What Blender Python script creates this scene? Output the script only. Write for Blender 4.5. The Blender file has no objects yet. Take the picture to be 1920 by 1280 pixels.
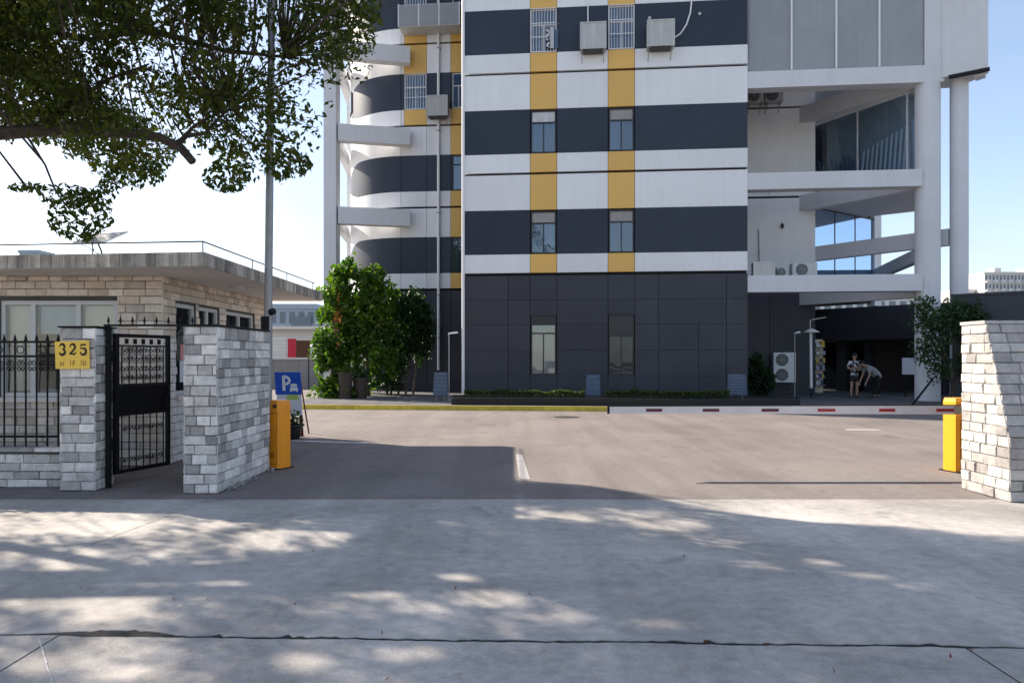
import bpy, bmesh, math, random
import numpy as np
from mathutils import Vector, Matrix, noise

# ------------------------------------------------------------------ camera, sky, sun, exposure
scn = bpy.context.scene
col = scn.collection
EYE, FPX, U0, V0 = 1.6, 1400.0, 960.0, 670.0
cam_d = bpy.data.cameras.new('camera'); cam = bpy.data.objects.new('camera', cam_d); col.objects.link(cam)
cam.location = (0, 0, EYE); cam.rotation_euler = (math.radians(90), 0, 0)
cam_d.sensor_width = 36; cam_d.lens = 36 * FPX / 1920; cam_d.shift_y = 30 / 1920
cam_d.clip_start = 0.05; cam_d.clip_end = 3000
scn.camera = cam

SUN = Vector((1.37, -0.86, -1.0))          # direction the light travels
elev = math.atan2(1.0, math.hypot(SUN.x, SUN.y))
azim = math.atan2(-SUN.x, -SUN.y)          # compass angle of the sun from +Y towards +X
world = bpy.data.worlds.new('World'); scn.world = world; world.use_nodes = True
wn = world.node_tree; wn.nodes.clear()
wo = wn.nodes.new('ShaderNodeOutputWorld'); wb = wn.nodes.new('ShaderNodeBackground')
sky = wn.nodes.new('ShaderNodeTexSky'); sky.sky_type = 'NISHITA'; sky.sun_disc = False
sky.sun_elevation = elev; sky.sun_rotation = azim
sky.air_density = 1.0; sky.dust_density = 0.7; sky.ozone_density = 2.6; sky.altitude = 300
# thin high cloud mixed into the sky
tc = wn.nodes.new('ShaderNodeTexCoord'); mp = wn.nodes.new('ShaderNodeMapping'); mp.inputs['Scale'].default_value = (1.0, 1.0, 3.2)
nz = wn.nodes.new('ShaderNodeTexNoise'); nz.inputs['Scale'].default_value = 2.1; nz.inputs['Detail'].default_value = 6; nz.inputs['Roughness'].default_value = 0.55
rp = wn.nodes.new('ShaderNodeValToRGB'); rp.color_ramp.elements[0].position = 0.28; rp.color_ramp.elements[1].position = 0.6
rp.color_ramp.elements[1].color = (0.5, 0.5, 0.5, 1)
tn = wn.nodes.new('ShaderNodeMix'); tn.data_type = 'RGBA'; tn.blend_type = 'MULTIPLY'; tn.inputs['Factor'].default_value = 1; tn.inputs['B'].default_value = (1.09, 0.95, 0.865, 1)
mx = wn.nodes.new('ShaderNodeMix'); mx.data_type = 'RGBA'; mx.inputs['B'].default_value = (2.2, 2.5, 3.2, 1)
wn.links.new(tc.outputs['Generated'], mp.inputs['Vector']); wn.links.new(mp.outputs['Vector'], nz.inputs['Vector'])
wn.links.new(nz.outputs['Fac'], rp.inputs['Fac']); wn.links.new(rp.outputs['Color'], mx.inputs['Factor'])
wn.links.new(sky.outputs['Color'], tn.inputs['A']); wn.links.new(tn.outputs['Result'], mx.inputs['A']); wn.links.new(mx.outputs['Result'], wb.inputs['Color'])
wb.inputs['Strength'].default_value = 0.122
wn.links.new(wb.outputs['Background'], wo.inputs['Surface'])
sl = bpy.data.lights.new('sun', 'SUN'); sl.energy = 4.4; sl.angle = math.radians(0.55); sl.color = (1.0, 0.89, 0.76)
so = bpy.data.objects.new('sun', sl); col.objects.link(so); so.rotation_euler = SUN.to_track_quat('-Z', 'Y').to_euler()
scn.view_settings.view_transform = 'Standard'; scn.view_settings.look = 'None'
scn.view_settings.exposure = 1.25; scn.view_settings.gamma = 1.0; scn.view_settings.use_curve_mapping = False
scn.render.engine = 'CYCLES'; scn.cycles.max_bounces = 8; scn.cycles.transparent_max_bounces = 12
scn.cycles.use_denoising = True

rnd = random.Random(11)

# ------------------------------------------------------------------ materials
def nodes(name):
    m = bpy.data.materials.new(name); m.use_nodes = True
    nt = m.node_tree; b = nt.nodes['Principled BSDF']
    return m, nt, b
def mat(name, colr, rough=0.7, var=0.0, scale=3.0, bump=0.0, bscale=40.0, rand=0.0, spec=0.4, metal=0.0, streak=0.0, tint=None):
    m, nt, b = nodes(name)
    b.inputs['Roughness'].default_value = rough; b.inputs['Metallic'].default_value = metal
    b.inputs['Specular IOR Level'].default_value = spec
    b.inputs['Base Color'].default_value = (*colr, 1)
    L = nt.links; N = nt.nodes
    src = None
    if var or streak or rand or bump:
        t = N.new('ShaderNodeTexCoord')
    if var or streak or rand:
        mul = N.new('ShaderNodeMath'); mul.operation = 'ADD'; mul.inputs[0].default_value = 1.0; mul.inputs[1].default_value = 0.0
        acc = None
        def add(sock, amt):
            nonlocal acc
            r = N.new('ShaderNodeMapRange'); r.inputs['From Min'].default_value = 0.3 if amt[1] else 0; r.inputs['From Max'].default_value = 0.7 if amt[1] else 1
            r.inputs['To Min'].default_value = 1 - amt[0]; r.inputs['To Max'].default_value = 1 + amt[0]
            L.new(sock, r.inputs['Value'])
            if acc is None: acc = r.outputs['Result']
            else:
                k = N.new('ShaderNodeMath'); k.operation = 'MULTIPLY'; L.new(acc, k.inputs[0]); L.new(r.outputs['Result'], k.inputs[1]); acc = k.outputs[0]
        if var:
            n1 = N.new('ShaderNodeTexNoise'); n1.inputs['Scale'].default_value = scale; n1.inputs['Detail'].default_value = 8; n1.inputs['Roughness'].default_value = 0.65
            L.new(t.outputs['Object'], n1.inputs['Vector']); add(n1.outputs['Fac'], (var, True))
        if streak:
            mpn = N.new('ShaderNodeMapping'); mpn.inputs['Scale'].default_value = (5, 5, 0.25)
            n2 = N.new('ShaderNodeTexNoise'); n2.inputs['Scale'].default_value = 1.6; n2.inputs['Detail'].default_value = 6
            L.new(t.outputs['Object'], mpn.inputs['Vector']); L.new(mpn.outputs['Vector'], n2.inputs['Vector']); add(n2.outputs['Fac'], (streak, True))
        if rand:
            oi = N.new('ShaderNodeObjectInfo'); add(oi.outputs['Random'], (rand, False))
        mixn = N.new('ShaderNodeMix'); mixn.data_type = 'RGBA'; mixn.blend_type = 'MULTIPLY'; mixn.inputs['Factor'].default_value = 1
        mixn.inputs['A'].default_value = (*colr, 1); L.new(acc, mixn.inputs['B'])
        out = mixn.outputs['Result']
        if tint:
            oi2 = N.new('ShaderNodeObjectInfo'); wnz = N.new('ShaderNodeTexWhiteNoise'); wnz.noise_dimensions = '1D'; L.new(oi2.outputs['Random'], wnz.inputs['W'])
            m2 = N.new('ShaderNodeMix'); m2.data_type = 'RGBA'; m2.blend_type = 'MULTIPLY'; m2.inputs['B'].default_value = (*tint, 1)
            L.new(wnz.outputs['Value'], m2.inputs['Factor']); L.new(out, m2.inputs['A']); out = m2.outputs['Result']
        L.new(out, b.inputs['Base Color'])
    if bump:
        n3 = N.new('ShaderNodeTexNoise'); n3.inputs['Scale'].default_value = bscale; n3.inputs['Detail'].default_value = 6
        bp = N.new('ShaderNodeBump'); bp.inputs['Strength'].default_value = bump; bp.inputs['Distance'].default_value = 0.02
        L.new(t.outputs['Object'], n3.inputs['Vector']); L.new(n3.outputs['Fac'], bp.inputs['Height']); L.new(bp.outputs['Normal'], b.inputs['Normal'])
    return m
def leaf_mat(name, c1, c2, trans=0.45, c3=None):
    m, nt, b = nodes(name); N = nt.nodes; L = nt.links
    g = N.new('ShaderNodeNewGeometry'); r = N.new('ShaderNodeValToRGB')
    r.color_ramp.elements[0].color = (*c1, 1); r.color_ramp.elements[1].color = (*c2, 1)
    if c3:
        e = r.color_ramp.elements.new(0.96); e.color = (*c2, 1); r.color_ramp.elements[-1].color = (*c3, 1)
    L.new(g.outputs['Random Per Island'], r.inputs['Fac']); L.new(r.outputs['Color'], b.inputs['Base Color'])
    b.inputs['Roughness'].default_value = 0.45; b.inputs['Specular IOR Level'].default_value = 0.35
    tr = N.new('ShaderNodeBsdfTranslucent'); mixc = N.new('ShaderNodeMix'); mixc.data_type = 'RGBA'; mixc.blend_type = 'MULTIPLY'; mixc.inputs['Factor'].default_value = 1
    mixc.inputs['B'].default_value = (1.5, 1.7, 0.6, 1); L.new(r.outputs['Color'], mixc.inputs['A']); L.new(mixc.outputs['Result'], tr.inputs['Color'])
    ms = N.new('ShaderNodeMixShader'); ms.inputs['Fac'].default_value = trans
    L.new(b.outputs['BSDF'], ms.inputs[1]); L.new(tr.outputs['BSDF'], ms.inputs[2]); L.new(ms.outputs['Shader'], N['Material Output'].inputs['Surface'])
    return m
def glass_mat(name, tint=(0.75, 0.85, 0.95), refl=0.25, dark=0.55):
    """window glass: see-through tint plus a mirror layer that grows at grazing angles"""
    m, nt, b = nodes(name); N = nt.nodes; L = nt.links
    N.remove(b)
    tr = N.new('ShaderNodeBsdfTransparent'); tr.inputs['Color'].default_value = (tint[0]*dark, tint[1]*dark, tint[2]*dark, 1)
    gl = N.new('ShaderNodeBsdfGlossy'); gl.inputs['Roughness'].default_value = 0.015; gl.inputs['Color'].default_value = (*tint, 1)
    lw = N.new('ShaderNodeLayerWeight'); lw.inputs['Blend'].default_value = refl
    mr = N.new('ShaderNodeMapRange'); mr.inputs['To Min'].default_value = refl * 0.6; mr.inputs['To Max'].default_value = 0.95
    t = N.new('ShaderNodeTexCoord'); nzb = N.new('ShaderNodeTexNoise'); nzb.inputs['Scale'].default_value = 0.7
    bp = N.new('ShaderNodeBump'); bp.inputs['Strength'].default_value = 0.05; bp.inputs['Distance'].default_value = 0.3
    L.new(t.outputs['Object'], nzb.inputs['Vector']); L.new(nzb.outputs['Fac'], bp.inputs['Height']); L.new(bp.outputs['Normal'], gl.inputs['Normal'])
    ms = N.new('ShaderNodeMixShader'); L.new(lw.outputs['Fresnel'], mr.inputs['Value']); L.new(mr.outputs['Result'], ms.inputs['Fac'])
    L.new(tr.outputs['BSDF'], ms.inputs[1]); L.new(gl.outputs['BSDF'], ms.inputs[2]); L.new(ms.outputs['Shader'], N['Material Output'].inputs['Surface'])
    return m
def concrete(name, c, stain=0.28, fine=0.16, crack=0.0):
    m, nt, b = nodes(name); N = nt.nodes; L = nt.links
    t = N.new('ShaderNodeTexCoord')
    def nzn(sc, det, rough=0.6, dist=0.0):
        n = N.new('ShaderNodeTexNoise'); n.inputs['Scale'].default_value = sc; n.inputs['Detail'].default_value = det; n.inputs['Roughness'].default_value = rough
        n.inputs['Distortion'].default_value = dist; L.new(t.outputs['Object'], n.inputs['Vector']); return n.outputs['Fac']
    def rng(s, a, bb, lo=0.3, hi=0.7):
        r = N.new('ShaderNodeMapRange'); r.inputs['From Min'].default_value = lo; r.inputs['From Max'].default_value = hi; r.inputs['To Min'].default_value = a; r.inputs['To Max'].default_value = bb
        L.new(s, r.inputs['Value']); return r.outputs['Result']
    def mul(a, bb):
        k = N.new('ShaderNodeMath'); k.operation = 'MULTIPLY'; L.new(a, k.inputs[0]); L.new(bb, k.inputs[1]); return k.outputs[0]
    v = mul(rng(nzn(0.45, 7, 0.6, 0.6), 1 - stain, 1 + stain), rng(nzn(9, 8, 0.7), 1 - fine, 1 + fine))
    v = mul(v, rng(nzn(140, 2), 1 - fine * 0.8, 1 + fine * 0.8))
    v = mul(v, rng(nzn(2.3, 6, 0.75, 1.5), 0.72, 1.0, 0.28, 0.42))     # darker worn blotches
    mpt = N.new('ShaderNodeMapping'); mpt.inputs['Scale'].default_value = (2.2, 0.16, 1); L.new(t.outputs['Object'], mpt.inputs['Vector'])
    nt_ = N.new('ShaderNodeTexNoise'); nt_.inputs['Scale'].default_value = 1.0; nt_.inputs['Detail'].default_value = 5; L.new(mpt.outputs['Vector'], nt_.inputs['Vector'])
    v = mul(v, rng(nt_.outputs['Fac'], 0.88, 1.04, 0.36, 0.6))           # long faint wheel tracks
    v = mul(v, rng(nzn(320, 1), 0.80, 1.18, 0.25, 0.75))                 # sandy grain
    v = mul(v, rng(nzn(1.1, 3, 0.5, 0.2), 0.62, 1.0, 0.24, 0.34))        # oil stains
    vo = N.new('ShaderNodeTexVoronoi'); vo.inputs['Scale'].default_value = 3.2; L.new(t.outputs['Object'], vo.inputs['Vector'])
    v = mul(v, rng(vo.outputs['Distance'], 0.35, 1.0, 0.018, 0.034))    # small dark specks
    mixn = N.new('ShaderNodeMix'); mixn.data_type = 'RGBA'; mixn.blend_type = 'MULTIPLY'; mixn.inputs['Factor'].default_value = 1
    mixn.inputs['A'].default_value = (*c, 1); L.new(v, mixn.inputs['B']); L.new(mixn.outputs['Result'], b.inputs['Base Color'])
    b.inputs['Roughness'].default_value = 0.85; b.inputs['Specular IOR Level'].default_value = 0.3
    bp = N.new('ShaderNodeBump'); bp.inputs['Strength'].default_value = 0.5; bp.inputs['Distance'].default_value = 0.008
    L.new(nzn(60, 8, 0.7), bp.inputs['Height']); L.new(bp.outputs['Normal'], b.inputs['Normal'])
    return m

M = {}
M['apron'] = concrete('apron_concrete', (0.42, 0.392, 0.36), 0.32, 0.2)
M['road'] = concrete('road_surface', (0.215, 0.188, 0.172), 0.16, 0.13)
M['earth'] = concrete('dark_earth', (0.05, 0.047, 0.043))
M['paving'] = concrete('platform_paving', (0.12, 0.12, 0.12))
M['far_ground'] = concrete('far_ground', (0.2, 0.19, 0.175))
M['light_panel'] = mat('light_panel', (0.79, 0.795, 0.80), 0.5, 0.06, 0.35, rand=0.04, streak=0.032)
M['navy_panel'] = mat('navy_panel', (0.022, 0.031, 0.052), 0.45, 0.18, 0.7, rand=0.10, streak=0.04)
M['yellow_panel'] = mat('yellow_panel', (0.75, 0.46, 0.125), 0.5, 0.06, 0.5, rand=0.05, streak=0.02)
M['dark_panel'] = mat('dark_panel', (0.036, 0.04, 0.052), 0.5, 0.2, 0.5, rand=0.12, streak=0.04)
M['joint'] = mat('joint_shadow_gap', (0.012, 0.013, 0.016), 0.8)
M['render_white'] = mat('white_render', (0.87, 0.87, 0.87), 0.75, 0.06, 0.6, bump=0.08, streak=0.025)
M['frame_grey'] = mat('frame_grey_render', (0.66, 0.67, 0.69), 0.7, 0.06, 0.6, bump=0.08, streak=0.025)
M['screen_grey'] = mat('screen_panel_grey', (0.30, 0.315, 0.325), 0.35, 0.1, 0.5, rand=0.06, streak=0.03)
M['white_paint'] = mat('white_paint', (0.78, 0.79, 0.8), 0.4, 0.04, 6)
M['pipe_white'] = mat('pipe_white', (0.8, 0.8, 0.8), 0.35)
M['alu_dark'] = mat('dark_aluminium', (0.018, 0.019, 0.022), 0.35, spec=0.5)
M['alu_white'] = mat('white_aluminium', (0.62, 0.62, 0.61), 0.4, 0.05, 8)
M['glass'] = glass_mat('window_glass', (0.80, 0.89, 0.96), 0.22, 0.7)
M['glass_dark'] = glass_mat('dark_glass', (0.42, 0.5, 0.62), 0.16, 0.45)
M['glass_tint'] = glass_mat('tinted_glass', (0.80, 0.87, 0.94), 0.10, 0.98)
M['glass_clear'] = glass_mat('clear_glass', (0.9, 0.92, 0.93), 0.12, 0.98)
M['curtain'] = mat('curtain_cloth', (0.55, 0.57, 0.58), 0.9, 0.1, 4, streak=0.1)
M['blind_grey'] = mat('blind_grey', (0.33, 0.31, 0.3), 0.8, 0.08, 4)
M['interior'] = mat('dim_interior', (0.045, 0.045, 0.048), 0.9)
M['ac_grey'] = mat('ac_casing', (0.47, 0.475, 0.46), 0.5, 0.08, 3, rand=0.08, streak=0.1)
M['ac_dark'] = mat('ac_grille_dark', (0.05, 0.055, 0.06), 0.6)
M['steel'] = mat('galvanised_steel', (0.30, 0.30, 0.305), 0.45, 0.12, 4, metal=0.3)
M['black_iron'] = mat('black_iron', (0.009, 0.009, 0.010), 0.6, 0.3, 20, bump=0.1, bscale=90, spec=0.2)
M['stone_grey'] = mat('grey_split_stone', (0.62, 0.585, 0.54), 0.85, 0.26, 9, 0.6, 34, rand=0.46, tint=(0.72, 0.73, 0.75))
M['stone_warm'] = mat('warm_split_stone', (0.43, 0.41, 0.385), 0.85, 0.22, 9, 0.6, 34, rand=0.36, tint=(0.90, 0.88, 0.88))
M['stone_house'] = mat('guardhouse_stone', (0.68, 0.615, 0.54), 0.85, 0.2, 7, 0.5, 30, rand=0.22, tint=(1.0, 0.92, 0.84))
M['mortar'] = mat('dark_mortar', (0.085, 0.082, 0.078), 0.95, 0.2, 20)
M['fascia'] = mat('fascia_tile', (0.35, 0.315, 0.27), 0.7, 0.3, 5, 0.25, 30, rand=0.34, streak=0.5)
M['soffit'] = mat('soffit_paint', (0.76, 0.69, 0.63), 0.85, 0.1, 2, streak=0.0)
M['room_wall'] = mat('room_wall_beige', (0.80, 0.72, 0.57), 0.9, 0.08, 2)
M['orange'] = mat('orange_enamel', (0.90, 0.31, 0.006), 0.38, 0.07, 5, streak=0.07, spec=0.5)
M['amber'] = mat('amber_enamel', (0.86, 0.35, 0.008), 0.36, 0.06, 5, streak=0.06, spec=0.5)
M['arm_white'] = mat('arm_white', (0.66, 0.61, 0.6), 0.4, 0.08, 4)
M['red_reflector'] = mat('red_reflector', (0.36, 0.02, 0.03), 0.35)
M['maroon'] = mat('maroon_reflector', (0.10, 0.018, 0.022), 0.4)
M['tan'] = mat('tan_sleeve', (0.42, 0.33, 0.22), 0.7, 0.15, 20)
M['sign_blue'] = mat('sign_blue', (0.010, 0.085, 0.50), 0.4, 0.06, 6)
M['sign_white'] = mat('sign_white', (0.78, 0.80, 0.82), 0.45, 0.04, 6)
M['sign_pale'] = mat('sign_pale_lilac', (0.68, 0.69, 0.75), 0.5, 0.04, 5)
M['lime'] = mat('lime_print', (0.42, 0.58, 0.12), 0.5)
M['dark_red'] = mat('dark_red_paint', (0.09, 0.008, 0.014), 0.5, 0.15, 8)
M['plate_yellow'] = mat('plate_yellow', (0.83, 0.53, 0.075), 0.45, 0.05, 7)
M['print_black'] = mat('print_black', (0.02, 0.014, 0.008), 0.6)
M['print_brown'] = mat('print_brown', (0.22, 0.13, 0.03), 0.6)
M['kerb_yellow'] = mat('kerb_yellow_paint', (0.52, 0.40, 0.055), 0.8, 0.3, 5, 0.2, 30, rand=0.12)
M['black_wall'] = mat('black_planter', (0.014, 0.014, 0.015), 0.55, 0.2, 4)
M['board_blue'] = mat('board_blue_grey', (0.075, 0.115, 0.18), 0.5, 0.1, 5, rand=0.15)
M['board_line'] = mat('board_line', (0.17, 0.22, 0.29), 0.5)
M['bark'] = mat('bark', (0.055, 0.043, 0.034), 0.95, 0.35, 7, 0.8, 18, streak=0.2)
M['dry_bark'] = mat('dry_bark', (0.13, 0.10, 0.075), 0.95, 0.3, 7, 0.6, 18)
M['leaf_tree'] = leaf_mat('camphor_leaf', (0.018, 0.034, 0.005), (0.072, 0.088, 0.010), 0.5, (0.15, 0.14, 0.02))
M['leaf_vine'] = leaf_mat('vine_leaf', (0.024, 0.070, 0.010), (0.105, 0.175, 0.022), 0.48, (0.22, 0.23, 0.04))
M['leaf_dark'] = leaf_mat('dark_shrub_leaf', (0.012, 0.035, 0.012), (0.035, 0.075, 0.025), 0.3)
M['leaf_hedge'] = leaf_mat('hedge_leaf', (0.035, 0.065, 0.012), (0.09, 0.115, 0.03), 0.3)
M['leaf_ivy'] = leaf_mat('slender_tree_leaf', (0.02, 0.05, 0.016), (0.06, 0.10, 0.045), 0.35)
M['leaf_rust'] = leaf_mat('rust_leaf', (0.16, 0.045, 0.018), (0.27, 0.10, 0.04), 0.4)
M['pot_black'] = mat('pot_black', (0.012, 0.014, 0.012), 0.5)
M['pot_brown'] = mat('pot_brown', (0.055, 0.042, 0.032), 0.75, 0.2, 6)
M['curtain_glass'] = None
m, nt, b = nodes('reflective_curtain_glass'); b.inputs['Base Color'].default_value = (0.42, 0.58, 0.80, 1); b.inputs['Metallic'].default_value = 0.92; b.inputs['Roughness'].default_value = 0.03; M['curtain_glass'] = m
M['skin'] = mat('skin', (0.45, 0.28, 0.20), 0.6)
M['hair'] = mat('hair', (0.012, 0.010, 0.010), 0.6)
M['shirt_grey'] = mat('shirt_grey', (0.36, 0.35, 0.35), 0.9, 0.08, 8)
M['trouser'] = mat('trouser_black', (0.012, 0.012, 0.015), 0.9)
M['shorts'] = mat('shorts_dark', (0.03, 0.03, 0.04), 0.9)
M['shoe'] = mat('shoe', (0.05, 0.05, 0.05), 0.7)
M['far_white'] = mat('far_white_render', (0.62, 0.61, 0.585), 0.8, 0.05, 0.05, rand=0.03)
M['far_glass'] = mat('far_window', (0.16, 0.19, 0.22), 0.25)
M['far_blue'] = mat('far_blue_grey', (0.36, 0.42, 0.48), 0.7, 0.06, 0.3)
M['far_red'] = mat('red_door', (0.52, 0.015, 0.045), 0.5)
M['far_brown'] = mat('brown_recess', (0.10, 0.045, 0.025), 0.8)
M['far_grey'] = mat('grey_retaining_wall', (0.26, 0.255, 0.25), 0.85, 0.12, 1.0, streak=0.15)
M['lamp_white'] = mat('lamp_white', (0.82, 0.82, 0.8), 0.4)
M['paper'] = mat('paper_white', (0.66, 0.68, 0.72), 0.7)
M['paper_pink'] = mat('paper_pink', (0.62, 0.28, 0.27), 0.7)
# black and white patterned shirt
m, nt, b = nodes('patterned_shirt'); t = nt.nodes.new('ShaderNodeTexCoord'); n = nt.nodes.new('ShaderNodeTexNoise'); n.inputs['Scale'].default_value = 9; n.inputs['Detail'].default_value = 1
r = nt.nodes.new('ShaderNodeValToRGB'); r.color_ramp.interpolation = 'CONSTANT'; r.color_ramp.elements[0].color = (0.03, 0.032, 0.04, 1); r.color_ramp.elements[1].color = (0.62, 0.62, 0.64, 1); r.color_ramp.elements[1].position = 0.5
nt.links.new(t.outputs['Object'], n.inputs['Vector']); nt.links.new(n.outputs['Fac'], r.inputs['Fac']); nt.links.new(r.outputs['Color'], b.inputs['Base Color']); b.inputs['Roughness'].default_value = 0.9
M['shirt_pattern'] = m

# ------------------------------------------------------------------ helpers
def P(u, v, Y):                                   # a sight line of the photograph met at depth Y
    return Vector(((u - U0) * Y / FPX, Y, EYE - (v - V0) * Y / FPX))
class MB:
    def __init__(s): s.v = []; s.f = []
    def add(s, vs, fs):
        o = len(s.v); s.v += [tuple(x) for x in vs]; s.f += [tuple(i + o for i in f) for f in fs]; return s
    def box(s, x0, x1, y0, y1, z0, z1):
        return s.add([(x0,y0,z0),(x1,y0,z0),(x1,y1,z0),(x0,y1,z0),(x0,y0,z1),(x1,y0,z1),(x1,y1,z1),(x0,y1,z1)],
                     [(0,3,2,1),(4,5,6,7),(0,1,5,4),(1,2,6,5),(2,3,7,6),(3,0,4,7)])
    def bevbox(s, x0, x1, y0, y1, z0, z1, b):
        """box with its four vertical edges and the top edge chamfered"""
        def ring(z, i):
            c = b
            return [(x0+c,y0+i,z),(x1-c,y0+i,z),(x1-i,y0+c,z),(x1-i,y1-c,z),(x1-c,y1-i,z),(x0+c,y1-i,z),(x0+i,y1-c,z),(x0+i,y0+c,z)]
        r = [ring(z0,0), ring(z1-b,0), [(x0+b*1.3 if k in (0,5,6,7) else x1-b*1.3, y0+b*1.3 if k in (0,1,2,7) else y1-b*1.3, z1) for k in range(8)]]
        vs = r[0]+r[1]+r[2]; fs = []
        for a in range(2):
            for k in range(8): fs.append((a*8+k, a*8+(k+1)%8, a*8+8+(k+1)%8, a*8+8+k))
        fs.append(tuple(range(7,-1,-1))); fs.append((16,18,20,22))
        return s.add(vs, fs)
    def prism(s, pts, z0, z1):                    # plan polygon, counter-clockwise
        n = len(pts)
        vs = [(p[0],p[1],z0) for p in pts] + [(p[0],p[1],z1) for p in pts]
        return s.add(vs, [tuple(range(n-1,-1,-1)), tuple(range(n,2*n))] + [(i,(i+1)%n,n+(i+1)%n,n+i) for i in range(n)])
    def hull8(s, a, b):                           # two matching quads joined
        return s.add(list(a)+list(b), [(3,2,1,0),(4,5,6,7),(0,1,5,4),(1,2,6,5),(2,3,7,6),(3,0,4,7)])
    def tube(s, pts, rad, n=8, cap=True):
        pts = [Vector(p) for p in pts]
        rad = [rad]*len(pts) if not hasattr(rad, '__len__') else rad
        rings = []; prev = None
        for i, p in enumerate(pts):
            d = (pts[min(i+1,len(pts)-1)] - pts[max(i-1,0)])
            if d.length < 1e-9: d = Vector((0,0,1))
            d.normalize()
            if prev is None:
                a = d.orthogonal().normalized()
            else:
                a = prev - d * prev.dot(d)
                a = a.normalized() if a.length > 1e-6 else d.orthogonal().normalized()
            prev = a; bb = d.cross(a)
            rings.append([p + (a*math.cos(2*math.pi*k/n) + bb*math.sin(2*math.pi*k/n))*rad[i] for k in range(n)])
        vs = [q for r_ in rings for q in r_]; fs = []
        for i in range(len(pts)-1):
            for k in range(n): fs.append((i*n+k, i*n+(k+1)%n, (i+1)*n+(k+1)%n, (i+1)*n+k))
        if cap: fs.append(tuple(range(n-1,-1,-1))); fs.append(tuple((len(pts)-1)*n+k for k in range(n)))
        return s.add(vs, fs)
    def lathe(s, prof, cx=0, cy=0, n=16):         # profile of (radius, z)
        vs = []; fs = []
        for r_, z in prof:
            for k in range(n): vs.append((cx + r_*math.cos(2*math.pi*k/n), cy + r_*math.sin(2*math.pi*k/n), z))
        for i in range(len(prof)-1):
            for k in range(n): fs.append((i*n+k, i*n+(k+1)%n, (i+1)*n+(k+1)%n, (i+1)*n+k))
        fs.append(tuple(range(n-1,-1,-1))); fs.append(tuple((len(prof)-1)*n+k for k in range(n)))
        return s.add(vs, fs)
    def ribbon(s, pts, wid, place, t=0.002):      # flat stroke of varying width: place(x, y, height) -> 3D
        n = len(pts); wid = [wid]*n if not hasattr(wid,'__len__') else wid
        vs = []; fs = []
        for i,(x,y) in enumerate(pts):
            x0,y0 = pts[max(i-1,0)]; x1,y1 = pts[min(i+1,n-1)]
            d = math.hypot(x1-x0,y1-y0) or 1; nx,ny = -(y1-y0)/d, (x1-x0)/d; w = wid[i]/2
            for h in (0,t):
                vs.append(place(x+nx*w,y+ny*w,h)); vs.append(place(x-nx*w,y-ny*w,h))
        for i in range(n-1):
            a=i*4; c=a+4
            fs += [(a+2,a+3,c+3,c+2),(a+1,a,c,c+1),(a,a+2,c+2,c),(a+3,a+1,c+1,c+3)]
        return s.add(vs, fs)
    def build(s, name, m, parent=None, smooth=False):
        me = bpy.data.meshes.new(name); me.from_pydata(s.v, [], s.f); me.update()
        bm = bmesh.new(); bm.from_mesh(me); bmesh.ops.recalc_face_normals(bm, faces=bm.faces); bm.to_mesh(me); bm.free()
        if smooth:
            me.shade_smooth() if smooth is True else me.shade_smooth()
            try: me.set_sharp_from_angle(angle=math.radians(40))
            except Exception: pass
        return link(name, me, m, parent)
def link(name, me, m, parent=None):
    if m is not None and not me.materials: me.materials.append(M[m] if isinstance(m, str) else m)
    o = bpy.data.objects.new(name, me); col.objects.link(o)
    if parent is not None: o.parent = parent
    return o
def tag(o, label, cat, group=None):
    o['label'] = label; o['category'] = cat
    if group: o['group'] = group
    return o
def thing(name, label, cat, loc=(0,0,0), rz=0.0, group=None):
    o = bpy.data.objects.new(name, None); o.empty_display_size = 0.2; col.objects.link(o)
    o.location = loc; o.rotation_euler = (0,0,rz); return tag(o, label, cat, group)
def struct(o): o['kind'] = 'structure'; return o
def stuff(o): o['kind'] = 'stuff'; return o
def pbox(parent, name, m, x0, x1, y0, y1, z0, z1): return MB().box(x0,x1,y0,y1,z0,z1).build(name, m, parent)
def copy_tree(o, parent=None):
    c = o.copy(); col.objects.link(c); c.parent = parent
    for ch in o.children: copy_tree(ch, c)
    return c

def leaves(name, pts, size, m, parent, seed=1, up=0.35, narrow=0.5, jitter=0.35):
    """one small folded blade for each point"""
    g = np.random.default_rng(seed); p = np.asarray(pts, float); n = len(p)
    d = g.normal(size=(n,3)); d[:,2] -= 0.25; d /= np.linalg.norm(d,axis=1)[:,None]
    nn = g.normal(size=(n,3)); nn[:,2] += up*3; nn -= d*(nn*d).sum(1)[:,None]; nn /= np.linalg.norm(nn,axis=1)[:,None]
    w = np.cross(d,nn); L = size*(1+jitter*(g.random(n)*2-1))[:,None]
    a = p - d*L*0.5; c = p + d*L*0.5
    l = p - w*L*narrow*0.5 + nn*L*0.10 - d*L*0.06; r_ = p + w*L*narrow*0.5 + nn*L*0.10 - d*L*0.06
    vs = np.stack([a,l,c,r_],1).reshape(-1,3).astype(np.float32)
    base = np.arange(n,dtype=np.int32)*4
    tri = np.stack([base,base+1,base+2,base,base+2,base+3],1).reshape(-1)
    me = bpy.data.meshes.new(name); me.vertices.add(n*4); me.vertices.foreach_set('co', vs.reshape(-1))
    me.loops.add(n*6); me.loops.foreach_set('vertex_index', tri)
    me.polygons.add(n*2); me.polygons.foreach_set('loop_start', np.arange(n*2,dtype=np.int32)*3)
    me.update(calc_edges=True); me.validate()
    return link(name, me, m, parent)

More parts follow.
